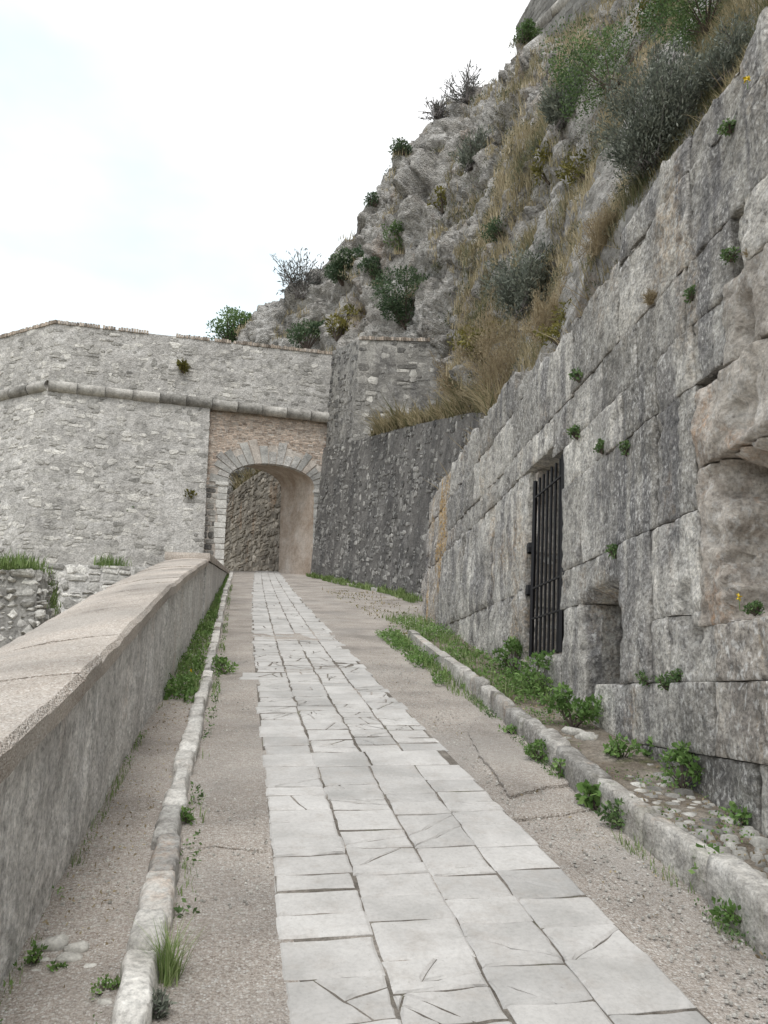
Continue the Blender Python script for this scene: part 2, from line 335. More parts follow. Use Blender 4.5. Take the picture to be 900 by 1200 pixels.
def finish_stones(allst, part, mat, parent, limit, minpx):
    allst.sort(key=lambda x: -x[0])
    rest = Batch(); k = 0
    for s, P, t in allst:
        if k < limit and s >= minpx: mesh(part, P, S_F, mat, parent, tone=t, smooth=False); k += 1
        else: rest.add(P, S_F, t)
    rest.build(part+'s_small', mat, parent, kind='stuff')
def face_stones(faces, parent, mat, part='stone', rows=(.16, .3), lens=(.25, .6), gap=.02, proud=(.01, .04), rnd=.25, jit=.06, limit=300, minpx=9, seed=1, mask=None, tone=(0, 1), skip=0., wob=.0):
    rng = random.Random(seed); allst = []
    for fi, (f, Lm, H) in enumerate(faces):
        v = 0.
        while v < H:
            h = rng.uniform(*rows); 
            if H-v-h < rows[0]*.5: h = H-v+1e-6
            u = -rng.uniform(0, lens[0]); 
            while u < Lm:
                l = rng.uniform(*lens)*(h/((rows[0]+rows[1])/2))**.3
                a, b = max(0, u), min(Lm, u+l); u += l
                if b-a < lens[0]*.3: continue
                if mask and not mask(fi, a, b, v, min(v+h, H)): continue
                if rng.random() < skip: continue
                w = wob*math.sin(a*1.7+v*.6)*h
                q = stone_uvw(a+gap/2, b-gap/2, v+gap/2+w, v+h-gap/2+w, rng.uniform(*proud), rng, rnd, jit)
                P = f(q); allst.append((pxsize(P[24], b-a)*1.0, P, rng.uniform(*tone)))
            v += h
    finish_stones(allst, part, mat, parent, limit, minpx)
def slab_wall(name, faces, mat, parent, inset=.0, depth=.6, res=.6, amp=.03, seed=0):
    """the mortar bed behind faced stones: a displaced skin with thickness"""
    Vs, Fs, n = [], [], 0
    for f, Lm, H in faces:
        nu, nv = max(2, int(Lm/res)+1), max(2, int(H/res)+1)
        U, Vv = np.meshgrid(np.linspace(0, Lm, nu), np.linspace(0, H, nv), indexing='ij')
        q = np.stack([U.ravel(), Vv.ravel(), np.full(U.size, -inset)], 1)
        P = f(q); d = fbm(P, 1.2, 3, seed)*amp
        q[:, 2] += d; P = f(q); q2 = q.copy(); q2[:, 2] = -depth; B = f(q2)
        Vs += [P, B]; g = grid_faces(nu, nv); Fs += [tuple(r) for r in g+n]; Fs += [tuple(r[::-1]) for r in g+n+len(P)]
        idx = np.arange(nu*nv).reshape(nu, nv); ring = list(idx[:, 0])+list(idx[-1, 1:])+list(idx[-2::-1, -1])+list(idx[0, -2:0:-1])
        for a, b in zip(ring, ring[1:]+ring[:1]): Fs.append((n+a, n+a+len(P), n+b+len(P), n+b))
        n += 2*len(P)
    return mesh(name, np.concatenate(Vs), Fs, mat, parent, tone=.42)

# ------------------------------------------------------------------ GROUND
def pz(Y): return SLOPE*np.minimum(Y, 46)
g = 2500.
far = mesh('ground', [(-g, -g, -4), (g, -g, -4), (g, g, -4), (-g, g, -4)], [(0, 1, 2, 3)], M['ground']); far['kind'] = 'structure'
# bank outside the parapet, rising beside the ramp
nx, ny = 40, 60
X, Y = np.meshgrid(np.linspace(-45, -1.3, nx), np.linspace(-25, 75, ny), indexing='ij')
Z = SLOPE*np.clip(Y, -16, 46)-2.2-np.clip(-X-8, 0, 40)*.12
P = np.stack([X.ravel(), Y.ravel(), Z.ravel()], 1); P[:, 2] += fbm(P, .3, 4)*.35
P[:, 2] = np.maximum(P[:, 2], -3.98)
bank = mesh('bank', P, grid_faces(nx, ny), M['ground'], smooth=True); bank['kind'] = 'structure'

# the ramp itself: an uneven aggregate sheet between parapet and walls
def xshift(Y): return .46*np.clip((np.asarray(Y, float)-10)/32, 0, None)**1.5
def ramp_sheet(name, xf0, xf1, y0, y1, ny, nx, lift, mat, amp=.012, seed=1):
    t = np.linspace(0, 1, ny)**1.6; Y = y0+(y1-y0)*t; Vs = []
    for y in Y:
        xs = np.linspace(xf0(y), xf1(y), nx); Vs.append(np.stack([xs, np.full(nx, y), np.full(nx, pz(y)+lift)], 1))
    P = np.concatenate(Vs); P[:, 2] += fbm(P, 2.2, 4, seed)*amp+fbm(P, .5, 2, seed+3)*amp*1.3
    return mesh(name, P, grid_faces(ny, nx)[:, ::-1].copy(), mat, smooth=True)
path = ramp_sheet('path', lambda y: -.95, lambda y: 6.6 if y > 13 else 3.9, -6, 62, 300, 46, 0, M['gravel'], .012)
path['kind'] = 'structure'

# paving slabs: four columns of worn limestone
rng = random.Random(11)
def densify(poly, step, jit, rng):
    o = []
    for a, b in zip(poly, poly[1:]+poly[:1]):
        n = max(1, int(math.hypot(b[0]-a[0], b[1]-a[1])/step))
        for k in range(n):
            t = k/n; j = jit*(.5 if k == 0 else 1)
            o.append((a[0]+(b[0]-a[0])*t+rng.uniform(-j, j), a[1]+(b[1]-a[1])*t+rng.uniform(-j, j)))
    return o
def shrink(poly, d):
    cx = sum(p[0] for p in poly)/len(poly); cy = sum(p[1] for p in poly)/len(poly); o = []
    for x, y in poly:
        r = math.hypot(x-cx, y-cy) or 1; k = max(.3, 1-d*1.3/r); o.append((cx+(x-cx)*k, cy+(y-cy)*k))
    return o
def inset(poly, d):
    ar = sum(a[0]*b[1]-b[0]*a[1] for a, b in zip(poly, poly[1:]+poly[:1])); sg = 1 if ar > 0 else -1
    P = []
    for a, b in zip(poly, poly[1:]+poly[:1]):
        l = math.hypot(b[0]-a[0], b[1]-a[1])
        if l > 1e-4: P.append((a, ((b[0]-a[0])/l, (b[1]-a[1])/l)))
    o = []
    for (a, u), (b, v) in zip(P[-1:]+P[:-1], P):
        a = (a[0]-u[1]*d*sg, a[1]+u[0]*d*sg); q = (b[0]-v[1]*d*sg, b[1]+v[0]*d*sg)
        den = u[0]*v[1]-u[1]*v[0]
        if abs(den) < .05: o.append(q); continue
        t = ((q[0]-a[0])*v[1]-(q[1]-a[1])*v[0])/den; r = (a[0]+u[0]*t, a[1]+u[1]*t)
        o.append(r if math.hypot(r[0]-b[0], r[1]-b[1]) < 4*d+.01 else q)
    return o
def area(p): return abs(sum(a[0]*b[1]-b[0]*a[1] for a, b in zip(p, p[1:]+p[:1])))/2
def split(poly, p, ang):
    n = (-math.sin(ang), math.cos(ang)); A, B = [], []
    for a, b in zip(poly, poly[1:]+poly[:1]):
        da = (a[0]-p[0])*n[0]+(a[1]-p[1])*n[1]; db = (b[0]-p[0])*n[0]+(b[1]-p[1])*n[1]
        (A if da >= 0 else B).append(a)
        if da*db < 0:
            t = da/(da-db); q = (a[0]+(b[0]-a[0])*t, a[1]+(b[1]-a[1])*t); A.append(q); B.append(q)
    return [x for x in (A, B) if len(x) > 2]
def slab_mesh(polys, lift, tilt, rng, step=.11, jit=.004):
    V, Fc = [], []
    for poly in polys:
        p = densify(poly, step, jit*.5, rng); a3 = np.array([(x, y, 0) for x, y in p]); am = .014 if len(polys) > 1 else .005
        p = [(x+a, y+b_) for (x, y), a, b_ in zip(p, fbm(a3, 6, 3, 3)*am, fbm(a3, 6, 3, 8)*am)]
        n = len(p); b = len(V); i1 = shrink(p, .011)
        cx = sum(q[0] for q in p)/n; cy = sum(q[1] for q in p)/n; dz = rng.uniform(-.002, .002)
        z = lambda x, y: SLOPE*y+lift+tilt[0]*(x-cx)+tilt[1]*(y-cy)+dz
        V += [(x, y, SLOPE*y-.04) for x, y in p]+[(x, y, z(x, y)-.008) for x, y in p]+[(x, y, z(x, y)) for x, y in i1]
        for k in range(n):
            m = (k+1) % n; Fc += [(b+k, b+m, b+n+m, b+n+k), (b+n+k, b+n+m, b+2*n+m, b+2*n+k)]
        Fc.append(tuple(range(b+2*n, b+3*n)))
    return V, Fc
def yrow(*ys): return [gnd(330, y)[1] for y in ys]
rows = {0: [2.05, 2.35, 2.62]+[gnd(400, y)[1] for y in (1204, 1148, 1102, 1074, 1045, 1025, 1004, 983, 964, 950, 933, 923, 913, 899, 885)],
        1: [2.0, 2.3, 2.55]+[gnd(480, y)[1] for y in (1210, 1166, 1127, 1080, 1052, 1026, 1016, 994, 973, 950, 936, 919, 903)],
        2: [2.1, 2.4]+[gnd(560, y)[1] for y in (1235, 1187, 1139, 1086, 1054, 1027, 1017, 993, 954, 940, 930, 903)],
        3: [2.0, 2.3, 2.55]+[gnd(690, y)[1] for y in (1196, 1129, 1087, 1052, 1017, 991, 964, 948, 938, 925, 912, 903)]}
edges = [.205, .585, .955, 1.29, 1.635]
cracked = {(0, 12), (0, 14), (2, 9), (3, 4), (3, 9), (1, 13), (2, 12), (0, 3), (1, 3), (1, 4), (2, 3), (2, 4), (3, 6), (1, 12), (1, 9), (2, 13), (3, 10), (0, 9), (1, 10), (2, 11)}
slabs = []
for c in range(4):
    ys = list(rows[c])
    near = len(ys)
    if c in (1, 2, 3): ys[-1] = 5.72; ys.append(6.10)
    while ys[-1] < 46:
        ys.append(ys[-1]+rng.uniform(.15, .38)*(1.35 if ys[-1] > 14 else 1))
    for i, (y0, y1) in enumerate(zip(ys, ys[1:])):
        s0, s1 = float(xshift(y0)), float(xshift(y1))
        xa, xb = edges[c], edges[c+1]
        if c in (1, 2, 3) and abs(y0-5.72) < 1e-6:
            if c == 2: continue
            xa, xb = ((.56, .98), (.99, 1.56))[c == 3]
            pl = [(xa, y0), (xb, y0), (xb, y1), (xa, y1)]
        else:
            j = lambda a=.012: rng.uniform(-a, a)
            if c == 0 and 9.1 < y0 < 9.5: xa -= .16
            if c == 0 and y0 > 6: xa += j(.03)
            if c == 3 and y0 > 6: xb += j(.05)
            pl = [(xa+s0+j(.008), y0+j()), (xb+s0+j(.008), y0+j()), (xb+s1+j(.008), y1+j()), (xa+s1+j(.008), y1+j())]
        gap = rng.uniform(.006, .011) if y0 < 5.6 else rng.uniform(.008, .02)
        cxm = sum(q[0] for q in pl)/4; cym = sum(q[1] for q in pl)/4
        gy = max(.0035, .0012*y0)
        pl = [(x+(.002 if x < cxm else -.002)*(1 if y0 < 6 else 1.6), y+(gy if y < cym else -gy)) for x, y in pl]
        polys = [pl]
        cr = (c, i) in cracked if i < near else rng.random() < (.62 if y0 < 20 else .35)
        if cr:
            for _ in range(rng.choice((1, 1, 2, 3)) if y0 < 5.6 else rng.choice((1, 2, 3, 4, 5))):
                k = max(range(len(polys)), key=lambda k: len(polys[k])*rng.random()); q = polys.pop(k)
                cx = sum(p[0] for p in q)/len(q); cy = sum(p[1] for p in q)/len(q)
                polys += split(q, (cx+rng.uniform(-.07, .07), cy+rng.uniform(-.05, .05)), rng.choice((rng.uniform(.1, .7), rng.uniform(-.8, -.1), rng.uniform(.8, 2.4))))
            polys = [inset(q, .0022 if y0 < 5.6 else .0012+.00055*y0) for q in polys if area(q) > .0018]
        tone = rng.choice((rng.uniform(.35, 1.), rng.uniform(.6, 1.), rng.uniform(0, .5)))
        if c == 3 and i == 2: tone = .05
        V, Fc = slab_mesh(polys, rng.uniform(.012, .017), (rng.uniform(-.006, .006), rng.uniform(-.006, .006)), rng, .045 if y0 < 6 else .08 if y0 < 12 else .16, .004 if y0 < 5.6 else .007)
        slabs.append((y0, V, Fc, tone))
slabs.sort(key=lambda s: s[0]); B = Batch()
for k, (y, V, Fc, t) in enumerate(slabs):
    if k < 300: mesh('paving_slab', V, Fc, M['slab'], path, tone=t)
    else: B.add(V, Fc, t)
B.build('paving_slabs_far', M['slab'], path, kind='stuff')
bed = ramp_sheet('joint_bed', lambda y: .212+float(xshift(y)), lambda y: 1.628+float(xshift(y)), -6, 46, 300, 16, .007, M['joint'], .003, 2); bed.parent = path; bed['kind'] = 'stuff'
def crack(pts, w, seed):
    rs = np.random.RandomState(seed); P = []
    for a, b in zip(pts, pts[1:]):
        n = max(2, int(math.hypot(b[0]-a[0], b[1]-a[1])/.04))
        for t in np.arange(n)/n: P.append((a[0]+(b[0]-a[0])*t+rs.normal()*.012, a[1]+(b[1]-a[1])*t+rs.normal()*.016))
    V = []
    for k, (x, y) in enumerate(P):
        h = w*rs.uniform(.3, 1.4)*math.sin(math.pi*(k+.5)/len(P))**.5; V += [(x, y-h, pz(y-h)+.013), (x, y+h, pz(y+h)+.013)]
    mesh('crack', V, [(2*k, 2*k+2, 2*k+3, 2*k+1) for k in range(len(P)-1)], M['joint'], path)
rng2 = random.Random(4)
for pp, h_ in (([(598, 936), (640, 925), (672, 921), (708, 910), (690, 880), (650, 858), (600, 846), (560, 842), (548, 860), (560, 885), (580, 910)], .026), ([(516, 760), (548, 754), (585, 752), (592, 742), (560, 734), (520, 736), (505, 745)], .03), ([(534, 780), (560, 783), (588, 780), (578, 768), (545, 766)], .03), ([(600, 962), (660, 958), (712, 946), (722, 934), (700, 928), (640, 940), (604, 948)], .022), ([(205, 1000), (250, 992), (312, 1000), (310, 975), (255, 966), (222, 972)], .016)):
    V, Fc = slab_mesh([[tuple(gnd(a, b)[:2]) for a, b in pp]], h_, (0, 0), rng2, .05, .022); mesh('aggregate_patch', V, Fc, M['gravel'], path)
# loose chips and pebbles lying on the aggregate
def pebble(c, r, rng, flat=.6):
    q = []; m = 7
    for k in range(m): a = 2*math.pi*k/m; e = r*rng.uniform(.75, 1.15); q.append((c[0]+e*math.cos(a), c[1]+e*math.sin(a), c[2]-.5*r))
    for k in range(m): a = 2*math.pi*k/m; e = r*rng.uniform(.6, .85); q.append((c[0]+e*math.cos(a), c[1]+e*math.sin(a), c[2]+flat*r*rng.uniform(.65, .9)))
    q.append((c[0], c[1], c[2]+flat*r))
    return q, [(k, (k+1) % m, m+(k+1) % m, m+k) for k in range(m)]+[(m+k, m+(k+1) % m, 2*m) for k in range(m)]
B = Batch()
for _ in range(2600):
    y = 2.2+9*rng.random()**1.7; x = rng.choice((rng.uniform(-.17, .19), rng.uniform(-.72, -.42), rng.uniform(1.7, 2.1), rng.uniform(1.7, 2.1+.05*y), rng.uniform(1.7, 2.0+.03*y)))
    B.add(*pebble((x, y, pz(y)+.004), rng.uniform(.004, .009), rng), rng.uniform(.45, 1))
B.build('pebbles', M['cobble'], path, kind='stuff')

# ------------------------------------------------------------------ KERBS
def rough_box(p8, amp, seed, cuts=3, taper=.02):
    """a block with rounded, uneven faces from 8 corner points"""
    p = np.array(p8, float); n = cuts
    V = {}; F = []; L3 = []
    def vid(i, j, k):
        if (i, j, k) not in V:
            V[(i, j, k)] = len(L3); a, b, c = i/n, j/n, k/n
            q = ((p[0]*(1-a)+p[1]*a)*(1-b)+(p[3]*(1-a)+p[2]*a)*b)*(1-c)+((p[4]*(1-a)+p[5]*a)*(1-b)+(p[7]*(1-a)+p[6]*a)*b)*c
            e = sum(t in (0, n) for t in (i, j, k))
            ctr = p.mean(0); q = q+(ctr-q)*(0, 0, .5, 1)[e]*taper/ max(.05, np.linalg.norm(ctr-q))*1.2
            L3.append(q)
        return V[(i, j, k)]
    for a in range(n):
        for b in range(n):
            F += [(vid(a, b, n), vid(a+1, b, n), vid(a+1, b+1, n), vid(a, b+1, n)), (vid(a, 0, b), vid(a+1, 0, b), vid(a+1, 0, b+1), vid(a, 0, b+1)),
                  (vid(a+1, n, b), vid(a, n, b), vid(a, n, b+1), vid(a+1, n, b+1)), (vid(0, a+1, b), vid(0, a, b), vid(0, a, b+1), vid(0, a+1, b+1)), (vid(n, a, b), vid(n, a+1, b), vid(n, a+1, b+1), vid(n, a, b+1))]
    P = np.array(L3); d = np.stack([fbm(P, 7, 4, seed+k, .6) for k in range(3)], 1)
    return P+d*amp, F
def kerb(name, pts, ylist, height, mat, label, seed, group=None, widths=None):
    t = thing(name, label, 'kerb', (pts[0][1], pts[0][0], pz(pts[0][0])))
    rng = random.Random(seed); py = [p[0] for p in pts]; a = [p[1] for p in pts]; b = [p[2] for p in pts]
    for y0, y1 in zip(ylist, ylist[1:]):
        h = height(y0)+rng.uniform(-.02, .02); g = rng.uniform(.003, .009); o = rng.uniform(-.010, .010); tp = rng.uniform(.0, .03)
        A = lambda y: np.interp(y, py, a)+o; Bx = lambda y: np.interp(y, py, b)+o
        z0, z1 = pz(y0+g), pz(y1-g); s = rng.uniform(-.012, .012)
        p8 = [(A(y0), y0+g, z0-.1), (Bx(y0), y0+g, z0-.1), (Bx(y1), y1-g, z1-.1), (A(y1), y1-g, z1-.1), (A(y0)+tp, y0+g, z0+h), (Bx(y0)-tp, y0+g, z0+h+s), (Bx(y1)-tp, y1-g, z1+h+s), (A(y1)+tp, y1-g, z1+h)]
        P, Fc = rough_box(p8, .017 if y0 < 9 else .010, seed+y0, 7 if y0 < 6 else 5 if y0 < 9 else 2, .022)
        mesh('kerb_stone', P, Fc, mat, t, tone=rng.random(), smooth=y0 < 9)
    return t
def steps(y0, y1, a, b, rng, grow=0):
    ys = [y0]
    while ys[-1] < y1: ys.append(ys[-1]+rng.uniform(a, b)*(1+grow*max(0, ys[-1]-6)))
    return ys
kl = [(-4, -.30, -.14), (2.3, -.355, -.185), (2.9, -.36, -.20), (3.6, -.385, -.225), (5.4, -.41, -.27), (9, -.41, -.28), (16, -.47, -.33), (25, -.58, -.41), (42, -.62, -.42)]
kerb('kerb', kl, steps(-4, 41, .26, .62, rng, .05), lambda y: .10, M['kerb'], 'low whitish kerb of rounded worn stones on the left side of the path', 3)
kr = [(-4, 2.02, 2.20), (2.9, 2.10, 2.275), (3.7, 2.18, 2.345), (4.6, 2.20, 2.365), (5.7, 2.30, 2.455), (8, 2.50, 2.66), (12.6, 2.78, 2.97), (13.5, 2.84, 3.0)]
kerb('kerb', kr, steps(-4, 13.0, .35, .75, rng), lambda y: .20, M['kerb_grey'], 'taller grey mossy kerb of long blocks in front of the ashlar wall', 5)
# little kerb at the foot of the dark rubble wall
kf = [(27, 5.05, 5.2), (30, 4.5, 4.65), (34, 3.9, 4.05)]
kerb('kerb', kf, steps(27.5, 33.6, .4, .8, rng), lambda y: .10, M['kerb'], 'short line of small pale kerb stones before the grass under the dark rubble wall', 8)

# ------------------------------------------------------------------ TERRACE between the right kerb and the ashlar wall
def terrace_z(x, y): return pz(y)+.11
t0 = ramp_sheet('terrace', lambda y: float(np.interp(y, [k[0] for k in kr], [k[2] for k in kr]))-.08, lambda y: 2.62+.0885*y, -4, 13.4, 90, 14, .10, M['soil'], .03, 4)
t0['kind'] = 'structure'
gutter_cobbles = 0
B = Batch()
for _ in range(3000):
    y = rng.uniform(2.4, 6.2); xa = float(np.interp(y, [k[0] for k in kr], [k[2] for k in kr]))+.03; xb = 2.45+.0885*y
    x = rng.uniform(xa, xb)
    if y > 4.7 and rng.random() < .75: continue
    if not hasattr(kerb, 'pts'): kerb.pts = []
    r = rng.uniform(.025, .065)
    if any((x-a)**2+(y-b)**2 < (.86*(r+c))**2 for a, b, c in kerb.pts): continue
    kerb.pts.append((x, y, r))
    V, Fc = pebble((x, y, pz(y)+.098), r*1.15, rng, .42)
    if len(kerb.pts) < 290: mesh('cobble', V, Fc, M['cobble'], t0, tone=rng.random(), smooth=True)
    else: B.add(V, Fc, rng.random())
B.build('cobbles_small', M['cobble'], t0, kind='stuff')

# ------------------------------------------------------------------ PARAPET (left)
XI = -.74
def parX(y): return -.76+(.03 if y > 8 else 0)
ptop = sorted([(hit(px, py, (XI, 0, 0), V3(1, 0, 0))[1], hit(px, py, (XI, 0, 0), V3(1, 0, 0))[2]) for px, py in ((0, 862), (77, 795), (130, 748), (167, 711), (197, 682), (218, 667), (240, 655))])
ky = [-6]+[p[0] for p in ptop]; kz = [ptop[0][1]-SLOPE*(ptop[0][0]+6)]+[p[1] for p in ptop]
def pdrop(y): return float(np.interp(y, [5, 9, 14, 20], [.15, .14, .06, .03]))
def ptopz(y): return float(np.interp(y, ky, kz))
par = thing('parapet', 'long rendered parapet with pinkish stone coping running up the left of the path', 'wall', (XI, 0, 0))
YE = ptop[-1][0]
ny, nz_ = 260, 16
ys = -5+(YE+5)*np.linspace(0, 1, ny)**1.3; Vs = []
for y in ys:
    z0, z1 = pz(y)-.05, ptopz(y)-.10
    zz = np.linspace(z0, z1, nz_); Vs.append(np.stack([np.full(nz_, parX(y)), np.full(nz_, y), zz], 1))
Pi = np.concatenate(Vs); Pi[:, 0] += fbm(Pi*np.array([1, 1, .5]), 5, 5, 2, .6)*.022+fbm(Pi, .9, 2, 5)*.02
Po = Pi.copy(); Po[:, 0] = -1.46; 
for k in range(ny): Po[k*nz_:(k+1)*nz_, 2] = np.linspace(pz(ys[k])-3.2, ptopz(ys[k])-.10-pdrop(ys[k]), nz_)
Fi = grid_faces(ny, nz_); Fs = [tuple(f) for f in Fi]+[tuple(f[::-1]) for f in Fi+len(Pi)]
Fs += [(k*nz_+nz_-1, (k+1)*nz_+nz_-1, len(Pi)+(k+1)*nz_+nz_-1, len(Pi)+k*nz_+nz_-1) for k in range(ny-1)]
mesh('wall_body', np.concatenate([Pi, Po]), Fs, M['parapet'], par, smooth=True)
y = -5.
while y < YE-.2:
    l = rng.uniform(.42, .75)*(1 if y < 9 else 1.4); y1 = min(YE, y+l); g = rng.uniform(.0006, .0025); h = rng.uniform(-.006, .006)
    n = 5; V = []; prof = [(-.695, -.12), (-.69, -.035), (-.715, 0.), (-.9, .02), (-1.1, .028), (-1.3, .02), (-1.47, 0.), (-1.5, -.04), (-1.5, -.12)]
    for k in range(n):
        yy = y+g+(y1-y-2*g)*k/(n-1)
        for x, z in prof: V.append((x+(.03 if yy > 8 else 0)*(x > -1), yy, ptopz(yy)+z+h-pdrop(yy)*(-.7-x)/.75))
    V = np.array(V); V += np.stack([fbm(V, 9, 3, 31+y), np.zeros(len(V)), fbm(V, 6, 3, 37+y)], 1)*np.array([.010, 0, .007])
    m = len(prof); Fc = [tuple(f) for f in grid_faces(n, m)[:, ::-1]]+[tuple(range(m)), tuple(range((n-1)*m, n*m))[::-1]]
    mesh('coping_stone', V, Fc, M['coping'], par, tone=rng.random()); y = y1
# the raised pier where the parapet meets the gate
pier = thing('parapet_pier', 'raised end block of the parapet with its own flat coping beside the gate', 'wall', (XI, YE, float(pz(YE))))
zt = atY(240, 648, YE)[2]; YP = 40.3
def bx(x0, x1, y0, y1, zf0, zf1):
    return [(x0, y0, zf0(y0)), (x1, y0, zf0(y0)), (x1, y1, zf0(y1)), (x0, y1, zf0(y1)), (x0, y0, zf1(y0)), (x1, y0, zf1(y0)), (x1, y1, zf1(y1)), (x0, y1, zf1(y1))]
topf = lambda y: zt+(y-YE)*.135
P, Fc = rough_box(bx(-1.42, -.70, YE+.02, YP, lambda y: float(pz(y))-3, lambda y: topf(y)-.16), .02, 3, 6); mesh('wall_body', P, Fc, M['parapet'], pier)
for k in range(8):
    a = YE-.05+(YP-YE)*k/8; b = YE-.05+(YP-YE)*(k+1)/8-.02
    P, Fc = rough_box(bx(-1.52, -.64, a, b, lambda y: topf(y)-.16, topf), .012, k, 3); mesh('coping_stone', P, Fc, M['coping'], pier, tone=rng.random())

# ------------------------------------------------------------------ ASHLAR WALL (right)
BT = math.radians(4)
wd = unit(V3(.0885, 1, 0)); nh = V3(-wd[1], wd[0], 0)
wnr = nh*math.cos(BT)+V3(0, 0, math.sin(BT)); wup = V3(0, 0, 1)*math.cos(BT)-nh*math.sin(BT); w0 = V3(2.47, 0, .8)
def wmap(q): q = np.atleast_2d(q); return w0+q[:, :1]*wd+(q[:, 1:2]-.8)*wup+q[:, 2:3]*wnr
ash = thing('ashlar_wall', 'tall weathered ashlar wall of huge grey blocks on the right with an iron grate', 'wall', (2.47, 0, 0))
def carve(S, Vv):
    """hollows worn or cut into the face"""
    w = np.zeros_like(S)
    def box(s0, s1, v0, v1, d, e=.05, wob=.05):
        n = fbm(np.stack([S, Vv, np.zeros_like(S)], 1), 5, 3, s0)*wob
        k = np.clip(np.minimum(np.minimum(S-s0, s1-S), np.minimum(Vv-v0, v1-Vv))+n, 0, e)/e
        return -d*k*k*(3-2*k)
    w += box(2.6, 4.30, 1.98, 3.05, .36, .14, .12)+box(2.6, 4.42, 2.8, 3.07, .14, .08, .06)
    w += box(2.2, 4.0, 3.16, 3.52, .0)
    w += box(4.74, 4.95, 2.02, 2.34, .10, .04, .02)+box(4.62, 4.78, 1.90, 2.04, .10, .05, .04)
    w += box(3.78, 3.95, 3.68, 4.0, .12, .07, .06)+box(3.85, 4.12, 3.1, 3.4, .10, .08, .08)
    w += box(4.38, 4.5, 2.5, 2.62, .05, .04, .04)+box(5.94, 6.75, 2.34, 2.50, .22, .06, .06)+box(6.70, 6.95, 1.9, 2.45, .16, .08, .08)+box(5.90, 6.02, 1.6, 2.3, .10, .04, .06)
    return w
def ablock(s0, s1, v0, v1, proud=0., mat='ashlar', tone=None, rough=1., res=None, name='ashlar_block', ragged=0.):
    d = max(2.5, s0+.5); h = res or float(np.clip(.0085*d, .03, .14)); gp = rng.uniform(.001, .004)
    s0 += gp; s1 -= gp; v0 += gp; v1 -= gp
    nu, nv = max(4, int((s1-s0)/h)+1), max(4, int((v1-v0)/h)+1)
    ax = lambda a, b, n: np.concatenate([[a, a+.009], np.linspace(a, b, n)[1:-1], [b-.009, b]])
    S, Vv = np.meshgrid(ax(s0, s1, nu), ax(v0, v1, nv), indexing='ij'); nu += 2; nv += 2; S = S.ravel(); Vv = Vv.ravel()
    ed = np.minimum(np.minimum(S-s0, s1-S), np.minimum(Vv-v0, v1-Vv))
    q3 = np.stack([S, Vv, np.full_like(S, s0*3.1)], 1)
    chip = np.clip(fbm(q3, 6, 3, 9)*1.1, 0, 1)
    w = proud+rng.uniform(-.012, .012)+fbm(q3, 1.6, 2, 3)*.022*rough+fbm(q3*np.array([1, .7, 1]), 7, 4, 5, .6)*.018*rough+((ridged(q3, 3, 5, 4)-.5)*.06 if mat == 'cut_rock' else 0)-.008*np.exp(-ed/.005)-(.032*rough*chip)*np.exp(-ed/.04)
    pit = np.clip(fbm(q3, 10, 3, 21)-.32, 0, 1); w -= pit*.06*rough
    w += carve(S, Vv)
    w += np.clip((s0-8)/3, 0, 1)*perlin(np.stack([S*4.5, Vv*.35, S*0+7], 1))*.05
    if ragged: Vv = Vv+np.where(Vv > v1-h*.6, fbm(q3, 2.2, 4, 13)*ragged, 0)
    if nu*nv < 4: return
    q = np.stack([S, Vv, w], 1)
    idx = np.arange(nu*nv).reshape(nu, nv); ring = list(idx[:, 0])+list(idx[-1, 1:])+list(idx[-2::-1, -1])+list(idx[0, -2:0:-1])
    nr_ = len(ring); qb = np.concatenate([q[ring], q[ring]]); qb[nr_:, 2] = -.5
    Fc = [tuple(f[::-1]) for f in grid_faces(nu, nv)]; n = nu*nv
    for k in range(nr_):
        m = (k+1) % nr_; Fc.append((n+k, n+m, n+nr_+m, n+nr_+k))
    t = rng.random() if tone is None else tone
    return mesh(name, wmap(np.concatenate([q, qb])), Fc, M[mat], ash, tone=t, smooth=True)
def course(v0, v1, joints, **k):
    for a, b in zip(joints, joints[1:]): ablock(a, b, v0, v1, proud=rng.uniform(-.008, .012), **k)
# near, named blocks
course(.3, 1.2, [-3.6, -2.4, -1.1, .1, 1.2, 2.2, 3.2, 4.05, 4.95, 5.75]); ablock(5.75, 6.6, .9, 1.3)
course(1.2, 1.65, [-3.8, -2.5, -1.2, 0, 1.3, 2.5, 3.55], mat='ashlar'); ablock(3.55, 4.46, 1.2, 1.65, .02, 'ashlar_stained'); ablock(4.46, 5.09, 1.2, 1.65, .015); ablock(5.09, 6.5, 1.2, 1.65, .01, tone=.75)
course(1.65, 2.8, [-3.7, -2.6, -1.5, -.3, .8, 1.9, 2.9]); ablock(2.9, 4.42, 1.65, 2.0, .03, 'ashlar_stained', .8); ablock(2.9, 4.61, 2.0, 3.06, .0, 'cut_rock', .7, 1.6)
ablock(4.42, 5.08, 1.65, 2.11); ablock(5.08, 5.36, 1.65, 2.11, tone=.7); ablock(5.36, 5.97, 1.65, 2.8, .01); ablock(4.61, 5.36, 2.11, 2.8, -.005)
ablock(5.97, 7.5, 2.4, 2.8, .0); ablock(6.82, 7.46, 1.3, 2.4, .0)
ablock(5.99, 6.8, 1.2, 1.56, -.04); ablock(6.10, 6.8, 1.56, 2.10, -.27, 'ashlar', .15, 2.4)     # the broken stones inside the niche, the deeper one toned dark for its shade
course(2.8, 3.7, [-3.8, -2.5, -1.3, 0, 1.2, 2.3]); ablock(2.3, 4.6, 3.07, 3.62, .035, 'cut_rock', .75, 1.2); ablock(2.3, 2.9, 2.8, 3.06)
course(2.8, 3.7, [4.61, 5.24, 6.2, 6.95, 7.53])
